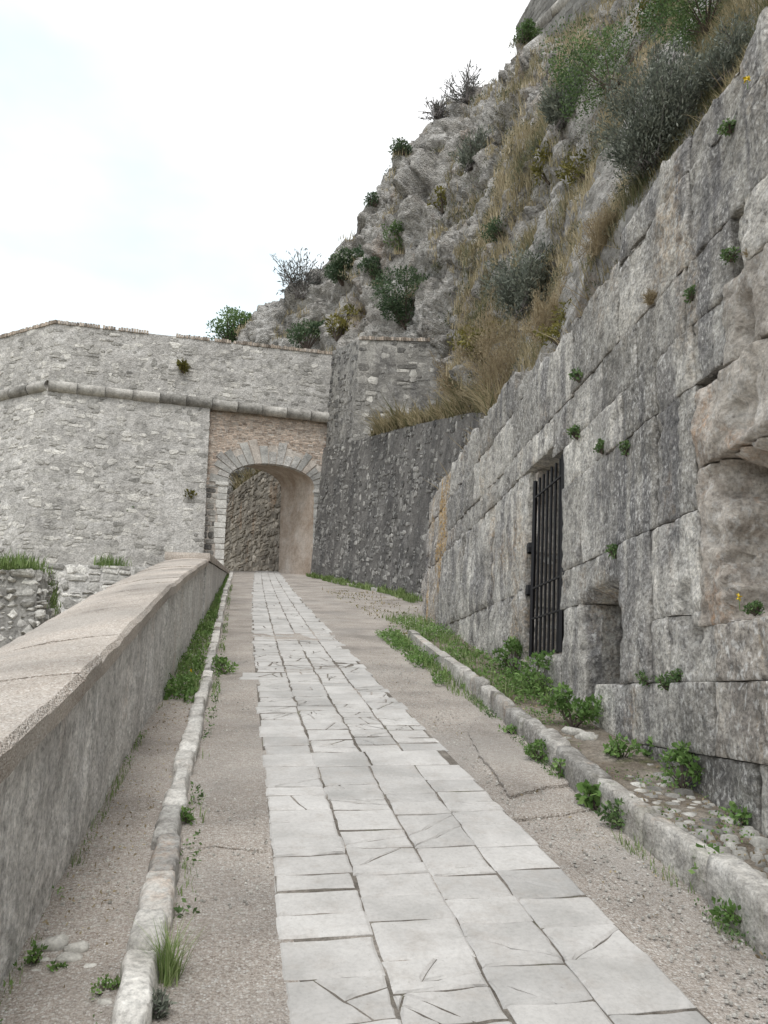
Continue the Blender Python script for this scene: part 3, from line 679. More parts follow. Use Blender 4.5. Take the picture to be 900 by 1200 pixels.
course(3.7, 4.16, [-3.6, -2.4, -1.2, .1, 1.4, 2.4]); ablock(2.4, 3.42, 3.63, 4.2, .04, tone=.8); ablock(3.43, 4.16, 3.63, 4.2, .03, 'cut_rock', .35, 1.); course(3.7, 4.16, [4.16, 4.62, 4.87, 5.22, 5.9, 6.5, 7.53])
course(4.2, 4.68, [-3.8, -2.6, -1.3, 0, 1.2, 2.3, 3.0]); ablock(3.0, 3.9, 4.2, 4.68, .03, tone=.9); ablock(3.9, 4.1, 4.2, 4.68, -.05); course(4.16, 4.68, [4.1, 4.72, 5.25, 5.62, 6.4, 7.2, 7.9])
course(4.68, 5.45, [-3.4, -2.1, -.8, .4, 1.6, 2.6, 3.62, 4.64, 5.97], ragged=.12); ablock(3.62, 4.64, 5.45, 5.8, -.03, tone=.3, ragged=.2); ablock(4.64, 5.97, 5.45, 5.82, .0, tone=.4, ragged=.2)
course(4.68, 5.5, [5.97, 7.25, 8.5, 9.7], ragged=.15)
# around and beyond the grate (opening s 7.53-8.9, v 1.96-4.3)
course(1.2, 1.96, [7.46, 8.3, 9.1]); course(4.3, 4.68, [7.9, 9.2]); ablock(7.53, 7.9, 4.16, 4.68); 
far_rows = [(1.5, 2.8), (2.8, 4.3), (4.3, 4.68)]
def jl(a, b, lo=.7, hi=1.5):
    o = [a]
    while b-o[-1] > hi: o.append(o[-1]+rng.uniform(lo, hi))
    return o+[b]
def ms(s): return 'ashlar_stained' if s > 13.5 else 'ashlar'
for v0, v1 in far_rows:
    js = jl(8.92 if v0 < 4.3 else 9.2, 17.75, 1.6, 3.2)
    for a, b in zip(js, js[1:]): ablock(a, b, v0, v1, rng.uniform(-.01, .01), ms(a), rough=1.8, res=.09)
for v0, v1, rg in ((4.68, 5.4, 0), (5.4, 6.05, .15)):
    js = jl(9.7, 17.75, 1.5, 3.)
    for a, b in zip(js, js[1:]): ablock(a, b, v0, v1, rng.uniform(-.01, .01), ms(a), rough=1.8, ragged=rg, res=.09)
ablock(8.5, 9.7, 5.45, 5.75, ragged=.1)
# core of the wall, with the barred room left open
def core(s0, s1, v0, v1, wa=-.45, wb=-1.6, mat='dark_mortar', name='wall_core'):
    q = [(s0, v0, wa), (s1, v0, wa), (s1, v0, wb), (s0, v0, wb), (s0, v1, wa), (s1, v1, wa), (s1, v1, wb), (s0, v1, wb)]
    p, f = box8(wmap(np.array(q, float))); return mesh(name, p, f, M[mat], ash)
core(-3.9, 7.53, .2, 4.95, -.47, -1.2); core(8.92, 17.7, .9, 5.3, -.47, -1.2); core(7.53, 8.92, .3, 1.93, -.10, -1.2); core(7.53, 8.92, 4.32, 4.95, -.47, -1.2); core(7.4, 9.05, .3, 4.9, -1.25, -1.6)
for k in range(26):                                        # rough stones of the room's back wall seen through the bars
    s = 7.56+rng.random()*1.2; v = 1.95+(k//3)*.26
    P, Fc = rough_box(wmap(np.array([(s, v, -.55), (s+.36, v, -.55), (s+.36, v, -1.0), (s, v, -1.0), (s, v+.23, -.55), (s+.36, v+.23, -.55), (s+.36, v+.23, -1.0), (s, v+.23, -1.0)], float)), .03, k, 3)
    mesh('room_stone', P, Fc, M['kerb_grey'], ash, tone=rng.uniform(.4, 1)) if v < 3.1 or k % 3 == 0 else None
v = 1.97
while v < 4.25:                                            # pale jamb stones on the far side of the opening
    h = rng.uniform(.22, .45); ablock(8.80+rng.uniform(-.03, .03), 8.915, v, min(4.28, v+h), -.10+rng.uniform(-.03, .02), 'cut_rock', .9, .6, name='jamb_stone'); v += h
for wa in (-.14, -.56):
    v = 1.95
    while v < 4.3:
        h = rng.uniform(.16, .34); v1 = min(4.33, v+h); sa = 8.84+rng.uniform(-.05, .02)
        P, Fc = rough_box(wmap(np.array([(sa, v+.01, wa), (9.1, v+.01, wa), (9.1, v+.01, wa-.41), (sa, v+.01, wa-.41), (sa, v1-.01, wa), (9.1, v1-.01, wa), (9.1, v1-.01, wa-.41), (sa, v1-.01, wa-.41)], float)), .03, v*3, 3)
        mesh('reveal_stone', P, Fc, M['kerb'], ash, tone=rng.uniform(.2, 1)); v = v1
# iron grate
gr = thing('window_grate', 'black iron grate with upright bars filling the tall opening in the ashlar wall', 'grate', wmap([(8.1, 1.97, -.05)])[0])
def rod(a, b, r, n=8):
    a, b = np.array(a, float), np.array(b, float); d = unit(b-a); e1 = unit(np.cross(d, V3(.3, .9, .2))); e2 = np.cross(d, e1)
    V = [c+r*(math.cos(2*math.pi*k/n)*e1+math.sin(2*math.pi*k/n)*e2) for c in (a, b) for k in range(n)]
    return V, [(k, (k+1) % n, n+(k+1) % n, n+k) for k in range(n)]+[tuple(range(n))[::-1], tuple(range(n, 2*n))]
def bar(s0, v0, s1, v1, r, name='bar', w=-.06):
    p = wmap(np.array([(s0, v0, w), (s1, v1, w)], float)); V, Fc = rod(p[0], p[1], r, 8 if name == 'bar' else 4); mesh(name, V, Fc, M['iron'], gr)
gv0, gv1 = 1.98, 4.12
bar(7.62, gv0, 7.62, gv1, .032, 'frame_bar', -.05); bar(8.72, gv0, 8.72, gv1, .028, 'frame_bar', -.05)
for k in range(1, 7): s = 7.62+1.1*k/7; bar(s, gv0, s, gv1, .0155)
for v in (2.0, 2.42, 2.78, 3.9): bar(7.6, v, 8.74, v, .014, 'cross_bar', -.045)
for s, v in ((7.5, 3.62), (7.5, 2.78), (8.85, 2.78), (8.85, 3.3)):
    P, Fc = rough_box(wmap(np.array([(s-.07, v-.07, .0), (s+.07, v-.07, .0), (s+.07, v-.07, -.1), (s-.07, v-.07, -.1), (s-.07, v+.07, .0), (s+.07, v+.07, .0), (s+.07, v+.07, -.1), (s-.07, v+.07, -.1)], float)), .01, s+v, 2)
    mesh('hinge_block', P, Fc, M['iron'], gr)

# ------------------------------------------------------------------ GATE, BASTION, TOWER
fa = unit(V3(math.sin(math.radians(82)), math.cos(math.radians(82)), 0)); fn = V3(fa[1], -fa[0], 0)     # along the facade, outward
FP = V3(1.4, 41, 0)
def fhit(px, py, back=0.): return hit(px, py, FP-fn*back, fn)
bas = thing('bastion', 'massive pale stone bastion with a corner and battered face left of the gate', 'bastion', (-8, 40, 7))
C_c = fhit(57, 452); C_t = fhit(57, 377)                           # corner at the cordon and at the top
zc = C_c[2]
lf = V3(-.816, .578, 0); lfn = V3(-.578, -.816, 0)
LEN_L = 12.; E_c = fhit(391, 490); R_c = fhit(246, 474)
ztop = C_t[2]; zbot = 4.2; bat = .10
def P_(base, z, out): p = base.copy(); p[2] = z; return p+out
cn = unit(fn+lfn)/max(.3, float(unit(fn+lfn) @ fn))
bot = lambda n: n*bat*(zc-zbot)
L_c = C_c+lf*LEN_L
low_front = patch(P_(C_c, zbot, bot(cn)), P_(R_c, zbot, bot(fn)), P_(R_c, zc, 0*fn), P_(C_c, zc, 0*fn))
low_left = patch(P_(L_c, zbot, bot(lfn)), P_(C_c, zbot, bot(cn)), P_(C_c, zc, 0*fn), P_(L_c, zc, 0*fn))
ret = patch(P_(R_c, zbot, bot(fn)), P_(R_c, zbot, -fn*.6), P_(R_c, zc, -fn*.6), P_(R_c, zc, 0*fn))
zr = fhit(390, 415)[2]; E_c2 = P_(E_c, zc, 0*fn)
up_front = patch(P_(C_c, zc, 0*fn), P_(E_c, zc, 0*fn), P_(E_c, zr, 0*fn), P_(C_c, ztop, 0*fn))
up_left = patch(P_(L_c, zc, 0*fn), P_(C_c, zc, 0*fn), P_(C_c, ztop, 0*fn), P_(L_c, ztop-.1, 0*fn))
fl = [low_front, low_left, ret]; fu = [up_front, up_left]
slab_wall('mortar_face', fl+fu, M['mortar'], bas, 0., 1.5, .25, .05)
face_rubble([low_front, low_left], bas, M['bastion'], size=(.15, .42), asp=1.8, gap=.03, proud=(-.03, .03), rnd=.4, jit=.25, limit=200, minpx=10, seed=21, skip=.1, tone=(.05, 1))
face_rubble([up_front, up_left], bas, M['bastion'], size=(.15, .40), asp=1.8, gap=.03, proud=(-.03, .03), rnd=.4, jit=.25, limit=95, minpx=10, seed=22, skip=.1, tone=(.05, 1))
face_stones([ret], bas, M['bastion'], part='quoin', rows=(.4, .6), lens=(.7, .9), seed=5, proud=(.02, .04), minpx=8)
# cordon: a continuous half round moulding in lengths
def cordon(p0, p1, r, parent, n_out, step=1.3):
    Ld = np.linalg.norm(p1-p0); n = max(1, int(Ld/step)); d = (p1-p0)/Ld
    for k in range(n):
        a = p0+d*(Ld*k/n+.012); b = p0+d*(Ld*(k+1)/n-.012); V = []; m = 11; rr = r*rng.uniform(.94, 1.05); dz = rng.uniform(-.02, .02)
        for c in (a, (a*2+b)/3, (a+2*b)/3, b):
            for j in range(m):
                t = -math.pi/2+math.pi*j/(m-1); V.append(c+n_out*(rr*math.cos(t))+V3(0, 0, rr*math.sin(t)+dz))
        V = np.array(V); V += fbm(V, 3, 3, k)[:, None]*n_out*.03
        Fc = [tuple(f) for f in grid_faces(4, m)]+[tuple(range(m))[::-1], tuple(range(3*m, 4*m))]
        mesh('cordon_stone', V, Fc, M['cordon'], parent, tone=rng.random(), smooth=True)
cordon(C_c-fn*.03, E_c2-fn*.03, .30, bas, fn); cordon(L_c-lfn*.03, C_c-lfn*.03, .30, bas, lfn)
# brick rim on top, broken in places
Bk = Batch(); kpart = 0
def rim(p0, p1, z0, z1, n_out, gaps):
    Ld = np.linalg.norm(p1[:2]-p0[:2]); u = 0
    while u < Ld:
        t = u/Ld; w = .13; px_gap = any(a < t < b for a, b in gaps)
        h = .0 if px_gap else rng.uniform(.10, .17)
        if h and rng.random() > .04:
            c = p0+(p1-p0)*t; z = z0+(z1-z0)*t; d = unit(p1-p0); d[2] = 0
            p8 = [c+d*a+n_out*b+V3(0, 0, z-c[2]+e) for e in (-.05, h) for a, b in ((0, .06), (w-.02, .06), (w-.02, -.5), (0, -.5))]
            Bk.add(*box8(np.array(p8)), rng.random())
        u += w
rim(C_c, E_c2, ztop, zr, fn, [(.31, .40), (.52, .535)]); rim(L_c, C_c, ztop-.1, ztop, lfn, [(.55, .6)])
Bk.build('rim_bricks', M['rim_brick'], bas, kind='stuff')

# gate wall under the cordon
gate = thing('gate_arch', 'arched gateway of pale brick with grey voussoirs across the path', 'gate', fhit(316, 674))
SB = .30                                                    # set back below the cordon
def f2(p): q = p-(FP-fn*SB); return np.array([q @ fa, q[2]])
def fw3(s, z, w=0.): return FP-fn*SB+fa*s+V3(0, 0, z)+fn*w
jL = f2(fhit(264.5, 600, SB))[0]; jR = f2(fhit(368, 600, SB))[0]; zs = f2(fhit(316, 571, SB))[1]; za = f2(fhit(312, 543, SB))[1]; zb = f2(fhit(316, 676, SB))[1]-.4
sc_, hw = (jL+jR)/2, (jR-jL)/2; rise = za-zs
NA = 24
arc = [(sc_-hw*math.cos(math.pi*k/NA), zs+rise*math.sin(math.pi*k/NA)**.8) for k in range(NA+1)]
gl = f2(fhit(240, 500, SB))[0]; grt = f2(fhit(394, 500, SB))[0]; zt_ = zc-.05
DEP = 3.6
def fin(q, w): return np.array([fw3(s-(1.2 if w < -3 else 0), z+(.75 if w < -3 else 0), w) for s, z in q])
outer = [(gl, zb)]+[(gl, zs)]+[(gl+(grt-gl)*(k/NA), zt_) for k in range(1, NA)]+[(grt, zs)]+[(grt, zb)]
inner = [(jL, zb)]+arc+[(jR, zb)]
outer = [(gl, zb), (gl, zs)]+[(gl+(grt-gl)*k/NA, zt_) for k in range(1, NA)]+[(grt, zs), (grt, zb)]
V = np.concatenate([fin(outer, 0), fin(inner, 0)]); n = len(outer)
mesh('gate_wall', V, [(k, n+k, n+k+1, k+1) for k in range(n-1)], M['brick_mortar'], gate)
V = np.concatenate([fin(inner, .02), fin(inner, -DEP)]); n = len(inner)
mesh('vault', V, [(k, n+k, n+k+1, k+1) for k in range(n-1)], M['plaster'], gate)
V = np.concatenate([fin(outer, -DEP), fin(inner, -DEP)]); mesh('rear_wall', V, [(k, k+1, n+k+1, n+k) for k in range(n-1)], M['mortar'], gate)
V = np.concatenate([fin(outer, 0), fin(outer, -DEP)]); mesh('gate_top', V, [(k, k+1, n+k+1, n+k) for k in range(n-1)], M['mortar'], gate)
bp = (lambda q: np.array([fw3(gl+a[0], zs-.1+a[1], a[2]) for a in np.atleast_2d(q)]), grt-gl, zt_-zs+.1)
VT = 1.15
def nb(fi, u0, u1, v0, v1):
    for s in (u0, u1):
        for z in (v0, v1):
            S, Z = gl+s, zs-.1+z
            if abs(S-sc_) < hw+VT*.75 and Z < zs+(rise+VT*.85)*math.sqrt(max(0, 1-((S-sc_)/(hw+VT*.75))**2)): return False
    return True
face_stones([bp], gate, M['brick'], part='brick', rows=(.085, .10), lens=(.22, .30), gap=.02, proud=(.006, .022), rnd=.1, jit=.08, limit=0, seed=9, mask=nb, skip=.03)
NV = 19
for k in range(NV):                                         # voussoirs, uneven outer ends
    a0, a1 = math.pi*k/NV, math.pi*(k+1)/NV; e = .012
    pin = lambda a: (sc_-hw*math.cos(a), zs+rise*math.sin(a)**.8)
    ro = VT*rng.choice((rng.uniform(.45, .7), rng.uniform(.8, 1.25)))
    pout = lambda a: (sc_-(hw+ro*.8)*math.cos(a), zs+(rise+ro)*math.sin(a)**.85)
    q = [pin(a0+e), pin((a0+a1)/2), pin(a1-e), pout(a1-e), pout((a0+a1)/2), pout(a0+e)]
    V = np.concatenate([fin(q, -.3), fin(q, .045+rng.uniform(0, .02))]); 
    mesh('voussoir', V, [(6, 7, 8, 9, 10, 11)]+[(i, (i+1) % 6, 6+(i+1) % 6, 6+i) for i in range(6)], M[rng.choice(('voussoir', 'voussoir', 'mortar', 'brick_mortar', 'voussoir'))], gate, tone=rng.uniform(.3, .7))
for sgn, j in ((-1, jL), (1, jR)):
    z = zb
    while z < zs-.05:
        h = rng.uniform(.3, .55); z1 = min(zs, z+h); wdt = rng.uniform(.42, .62) if sgn < 0 else rng.uniform(.5, .85)
        inn = -.03
        q = [(j-sgn*.03, z+.01), (j+sgn*wdt, z+.01), (j+sgn*wdt, z1-.01), (j-sgn*.03, z1-.01)]
        P, Fc = rough_box(np.concatenate([np.array([fw3(a, b, w) for a, b in (q[0], q[1])]+[fw3(a, b, -.35) for a, b in (q[1], q[0])]) if False else np.array([fw3(q[0][0], q[0][1], .05), fw3(q[1][0], q[1][1], .05), fw3(q[1][0], q[1][1], -.35), fw3(q[0][0], q[0][1], -.35), fw3(q[3][0], q[3][1], .05), fw3(q[2][0], q[2][1], .05), fw3(q[2][0], q[2][1], -.35), fw3(q[3][0], q[3][1], -.35)]) for w in (0,)]), .015, z+j, 2)
        mesh('jamb_stone', P, Fc, M['jamb'] if sgn < 0 else M['voussoir'], gate, tone=rng.uniform(.4, 1)); z = z1
# imposts
for j, s in ((jL, -1), (jR, 1)):
    p8 = [fw3(j-s*.06 if a else j+s*.62, zs+b, w) for b in (-.1, .08) for a, w in ((1, .09), (0, .09), (0, -.3), (1, -.3))]
    mesh('impost', *box8(np.array(p8)), M['jamb'], gate, tone=.7)
# infill piers beside the jambs
for a, b in ((gl, jL-.5), (jR+.5, grt)):
    f = (lambda a: (lambda q: np.array([fw3(a+t[0], zb+t[1], t[2]) for t in np.atleast_2d(q)])))(a)
    face_stones([(f, b-a, zs-.1-zb)], gate, M['tower'], part='pier_stone', rows=(.25, .4), lens=(.4, .7), gap=.03, seed=int(a*10) % 97, limit=60, minpx=8)

# tower to the right of the gate
tow = thing('tower', 'grey stone buttress tower with a brick rim right of the gate', 'tower', atY(410, 675, 36))
tA, tB, tC, tD = atY(371, 680, 41.3), atY(401, 682, 35.8), atY(421, 397, 36.5), atY(389, 412, 41.6)
tE, tF = atY(590, 690, 35.6), atY(590, 402, 36.3)
tA[2] -= .6; tB[2] -= .8; tE[2] -= .8
tl = patch(tA, tB, tC, tD); tr_ = patch(tB, tE, tF, tC)
slab_wall('mortar_face', [tl, tr_], M['tower'], tow, 0., 1.2, .8, .03)
face_rubble([tl], tow, M['dark_rubble'], size=(.2, .5), asp=1.6, gap=.04, proud=(-.02, .05), rnd=.3, jit=.18, limit=115, minpx=7, seed=31, skip=.08)  # darker stone on the left face puts its shade into the colour
face_rubble([tr_], tow, M['tower'], size=(.18, .5), asp=1.6, gap=.03, proud=(-.03, .03), rnd=.3, jit=.18, limit=180, minpx=9, seed=32, skip=.08)
Bk = Batch(); kpart = 0; rim(tC, tF, tC[2], tF[2], V3(0, -1, 0), []); Bk.build('rim_bricks', M['rim_brick'], tow, kind='stuff')

# dark rubble wall from the tower to the ashlar wall
rub = thing('rubble_wall', 'dark blackened rubble retaining wall between the tower and the ashlar wall', 'wall', (5.5, 26, 5))
rp = [(3.75, 40.2, atY(408, 528, 40.2)[2]), (4.35, 36, atY(418, 525, 36.)[2]), (4.95, 32, None), (5.5, 28, None), (5.95, 24, None), (5.95, 20, None), (5.4, 16.5, None), (4.2, 13.5, None)]
tops = [atY(412, 527, 40.2)[2], atY(424, 521, 36)[2], atY(448, 513, 32)[2], atY(480, 503, 28)[2], atY(520, 493, 24)[2], atY(562, 484, 20)[2], atY(592, 486, 16.5)[2], 6.6]
fr = []
for k in range(len(rp)-1):
    a, b = rp[k], rp[k+1]; oa = V3(.5, .2, 0)
    fr.append(patch(V3(a[0]-.25, a[1], pz(a[1])-.5), V3(b[0]-.25, b[1], pz(b[1])-.5), V3(b[0]+.35, b[1], tops[k+1]), V3(a[0]+.35, a[1], tops[k])))
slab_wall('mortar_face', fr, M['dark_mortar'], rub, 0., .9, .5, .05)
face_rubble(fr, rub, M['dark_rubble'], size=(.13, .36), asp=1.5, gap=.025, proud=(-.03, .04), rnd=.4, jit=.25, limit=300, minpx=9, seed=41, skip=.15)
# retaining wall seen through the arch
rw = thing('retaining_wall', 'curving rubble retaining wall seen through the gate arch', 'wall', (1.5, 52, 8.3))
zb2 = 7.9
q = [atY(352, 535, 45.2), atY(322, 543, 49), atY(292, 561, 53.5), atY(262, 584, 58.5), atY(235, 604, 63)]
fr2 = []
for a, b in zip(q, q[1:]): fr2.append(patch(V3(b[0]-.2, b[1]-.4, zb2), V3(a[0]-.2, a[1]-.4, zb2), a, b))
slab_wall('mortar_face', fr2, M['retain'], rw, 0., .8, .6, .04)
face_rubble(fr2, rw, M['retain'], size=(.2, .5), asp=1.7, gap=.05, proud=(.0, .10), rnd=.35, jit=.2, limit=200, minpx=6, seed=51, tone=(.1, .9))

# ruins in the ditch beyond the parapet
ru = thing('ruined_wall', 'low ruined rubble wall with grassy top at the bastion foot beyond the parapet', 'wall', (-8, 24, 3))
fz = [patch(atY(40, 800, 24), atY(175, 800, 24), atY(172, 664, 24.6), atY(40, 660, 24.6))]
slab_wall('mortar_face', fz, M['mortar'], ru, 0., 1.2, .5, .06)
face_rubble(fz, ru, M['bastion'], size=(.14, .4), asp=2., gap=.04, proud=(.0, .10), rnd=.35, jit=.25, limit=250, minpx=8, seed=61, tone=(.1, 1))
ru2 = thing('rubble_heap', 'rough mass of broken masonry at the left edge beyond the parapet', 'ruin', (-9, 19, 2.5))
fz2 = [patch(atY(-120, 860, 18.5), atY(44, 800, 18.5), atY(42, 668, 19.2), atY(-120, 668, 19.2)), patch(atY(44, 800, 18.5), atY(66, 790, 22), atY(62, 668, 22), atY(42, 668, 19.2))]
slab_wall('mortar_face', fz2, M['tower'], ru2, 0., 1.0, .4, .12)
face_rubble(fz2, ru2, M['bastion'], size=(.15, .4), asp=1.2, gap=.05, proud=(.0, .18), rnd=.45, jit=.35, limit=250, minpx=8, seed=62, tone=(0, .9))

# ------------------------------------------------------------------ CLIFF
cols = [(0.5, [(3.1, 3.5), (3.3, 5.3), (4.6, 7.0), (6.5, 11), (9, 17), (12, 26), (15, 36)]),
        (2.5, [(3.3, 3.5), (3.45, 5.4), (4.6, 7.0), (6.5, 11), (9, 17), (12, 26), (15, 36)])]
def px_col(Y, pts, pre): return (Y, pre+[(float(atY(a, b, Y)[0]), float(atY(a, b, Y)[2])) for a, b in pts])
cols += [px_col(4, [(872, 92), (935, 10), (1050, -150), (1160, -420), (1250, -900), (1300, -1500)], [(3.5, 3.8)]),
         px_col(6, [(748, 232), (800, 118), (870, 0), (950, -150), (1020, -400), (1060, -800)], [(3.7, 4.2)]),
         px_col(9, [(655, 398), (700, 280), (745, 150), (800, 45), (860, -80), (900, -360)], [(4.0, 4.6)]),
         px_col(13, [(604, 452), (626, 380), (655, 260), (700, 130), (740, 40), (770, -60), (790, -180)], [(4.9, 5.0)]),
         px_col(18, [(572, 492), (585, 430), (600, 300), (628, 180), (668, 82), (700, 30), (716, 6)], [(6.9, 7.)]),
         px_col(25, [(532, 500), (548, 440), (556, 320), (588, 190), (620, 115), (642, 74), (655, 52)], [(7.3, 8)]),
         px_col(33, [(556, 510), (552, 410), (548, 330), (562, 230), (585, 150), (602, 92), (611, 72)], [(8.6, 9)]),
         px_col(38, [(510, 500), (482, 392), (500, 318), (522, 220), (556, 140), (592, 92), (604, 76)], [(7.6, 9)]),
         px_col(43, [(400, 520), (415, 400), (432, 330), (458, 238), (492, 168), (528, 135), (548, 120)], [(4.4, 9)]),
         px_col(50, [(340, 545), (365, 410), (395, 345), (428, 290), (441, 245), (455, 215), (470, 185)], [(2.6, 10)]),
         px_col(56, [(285, 545), (290, 410), (305, 372), (325, 358), (352, 350), (385, 345), (400, 338)], [(-.2, 10)]),
         px_col(62, [(225, 590), (250, 420), (262, 408), (268, 402), (275, 398), (300, 394), (330, 392)], [(-5, 10)]),
         px_col(75, [(100, 640), (150, 560), (200, 500), (215, 480), (225, 460), (240, 440), (260, 430)], [(-13, 10)])]
NR, NC = 250, 640
prof = []
for Yv, pts in cols:
    a = np.array(pts); a = np.vstack([a, a[-1]+(6, .8), a[-1]+(40, 1.2)])
    d = np.concatenate([[0], np.cumsum(np.hypot(*np.diff(a, axis=0).T))]); dl = d[-3]
    t = np.concatenate([np.linspace(0, dl, NR-12), np.linspace(dl, d[-1], 13)[1:]])
    prof.append(np.stack([np.interp(t, d, a[:, 0]), np.interp(t, d, a[:, 1])], 1))
prof = np.array(prof); Yc = np.array([c[0] for c in cols])
# denser along Y where nearer
yy = np.concatenate([np.linspace(.5, 20, 320), np.linspace(20, 75, NC-319)[1:]])
def cat(x, xp, fp):                                          # smooth interpolation over columns
    o = np.zeros((len(x),)+fp.shape[1:]); m = np.gradient(fp, xp, axis=0)
    for i, v in enumerate(x):
        k = int(np.clip(np.searchsorted(xp, v)-1, 0, len(xp)-2)); h = xp[k+1]-xp[k]; t = (v-xp[k])/h
        o[i] = (2*t**3-3*t*t+1)*fp[k]+(t**3-2*t*t+t)*h*m[k]*.6+(-2*t**3+3*t*t)*fp[k+1]+(t**3-t*t)*h*m[k+1]*.6
    return o
G = cat(yy, Yc, prof)
P = np.zeros((NC, NR, 3)); P[:, :, 0] = G[:, :, 0]; P[:, :, 1] = yy[:, None]; P[:, :, 2] = G[:, :, 1]
du = np.gradient(P, axis=0); dv = np.gradient(P, axis=1); Nn = np.cross(dv, du); Nn /= np.linalg.norm(Nn, axis=2)[:, :, None]+1e-9
if (Nn[:, :, 0]).mean() > 0: Nn = -Nn
Pf = P.reshape(-1, 3); Nf = Nn.reshape(-1, 3)
amp = np.clip((Pf[:, 1]-3)/22, .10, 1.)*np.repeat(np.ones(NC), NR)
edge = np.tile(np.clip((np.arange(NR)-6)/40, 0, 1), NC)
Q3 = Pf*np.array([1, .8, .75])
blk = np.round(fbm(Q3, .35, 2, 4)*3+fbm(Q3, 1.3, 2, 8)*.8)/3
disp = (ridged(Q3, .22, 5, 2)-.45)*2.6+blk*.8+fbm(Q3, 1.1, 5, 6, .6)*.6+(ridged(Q3, .9, 4, 9)-.5)*.7
vz = np.zeros(len(Pf)); Qv = Pf*np.array([1, .85, .7])+fbm(Pf, .5, 3, 44)[:, None]*.6
for sc, dep, off, tl_ in ((.42, .6, .8, .42), (1.1, .28, .34, .4), (2.7, .09, .12, .25)):
    for i_, q_ in enumerate(Qv*sc):
        d_, p_ = mnoise.voronoi(q_); p1 = p_[0]; h1 = math.sin(p1[0]*12.99+p1[1]*78.2+p1[2]*37.7)*43758.5; h1 -= math.floor(h1)
        vz[i_] += (h1-.5)*off-dep*math.exp(-(d_[1]-d_[0])/.05)+tl_*((q_[1]-p1[1])*(h1-.5)*2+(q_[2]-p1[2])*(.5-h1*h1)*2)/sc
Pf = Pf+Nf*((disp*.42+vz*1.)*amp*edge*.8)[:, None]
cliffF = grid_faces(NC, NR)
cliff = mesh('cliff', Pf, cliffF, M['cliff'], smooth=False); cliff['kind'] = 'structure'
bvh = BVHTree.FromPolygons([tuple(v) for v in Pf], [tuple(f) for f in cliffF])
def on_cliff(px, py):
    d = Vector(ray(px, py)).normalized(); h = bvh.ray_cast(Vector(CAM), d, 200)
    return (np.array(h[0]), np.array(h[1]), h[3]) if h[0] else None

# fortress rampart on the crest
ram = thing('rampart', 'distant grey rampart wall with a dark string course on top of the cliff', 'wall', tuple(atY(660, 30, 30)))
ra, rb, rc = atY(606, 62, 36), atY(700, -25, 27), atY(800, -140, 22)
def risep(p, h, o=0.): return p+V3(-.1*h*0+o, 0, h)
fr3 = [patch(risep(ra, -2.5), risep(rb, -4), risep(rb, 5), risep(ra, 1.9)), patch(risep(rb, -4), risep(rc, -4), risep(rc, 7), risep(rb, 5))]
slab_wall('mortar_face', fr3, M['rampart'], ram, 0, 1.5, .8, .03)
face_stones(fr3, ram, M['rampart'], rows=(.3, .5), lens=(.5, 1.1), gap=.03, proud=(0, .03), limit=100, minpx=12, seed=71)
cordon(ra+V3(0, 0, .35), rb+V3(0, 0, .5), .3, ram, unit(V3(-.6, -.8, 0)), 2)

# ------------------------------------------------------------------ PLANTS
def leaves(C, size, aspect, rs, upb=.3, dirs=None, sv=.4):
    n = len(C); d = rs.normal(size=(n, 3)) if dirs is None else dirs+rs.normal(size=(n, 3))*.55
    d[:, 2] += upb; d /= np.linalg.norm(d, axis=1)[:, None]+1e-9
    e = np.cross(d, rs.normal(size=(n, 3))); e /= np.linalg.norm(e, axis=1)[:, None]+1e-9
    L = size*(1+sv*rs.uniform(-1, 1, n))[:, None]; Wd = L*aspect
    V = np.stack([C, C+d*L*.5+e*Wd*.5, C+d*L, C+d*L*.5-e*Wd*.5], 1).reshape(-1, 3)
    return V, np.arange(4*n).reshape(n, 4)
def stems(segs, r0, r1, n=4):
    B = Batch()
    for a, b in segs:
        a, b = np.array(a), np.array(b); d = unit(b-a); e1 = unit(np.cross(d, V3(.31, .77, .2))); e2 = np.cross(d, e1)
        V = [c+r*(math.cos(2*math.pi*k/n)*e1+math.sin(2*math.pi*k/n)*e2) for c, r in ((a, r0), (b, r1)) for k in range(n)]
        B.add(V, [(k, (k+1) % n, n+(k+1) % n, n+k) for k in range(n)])
    return B
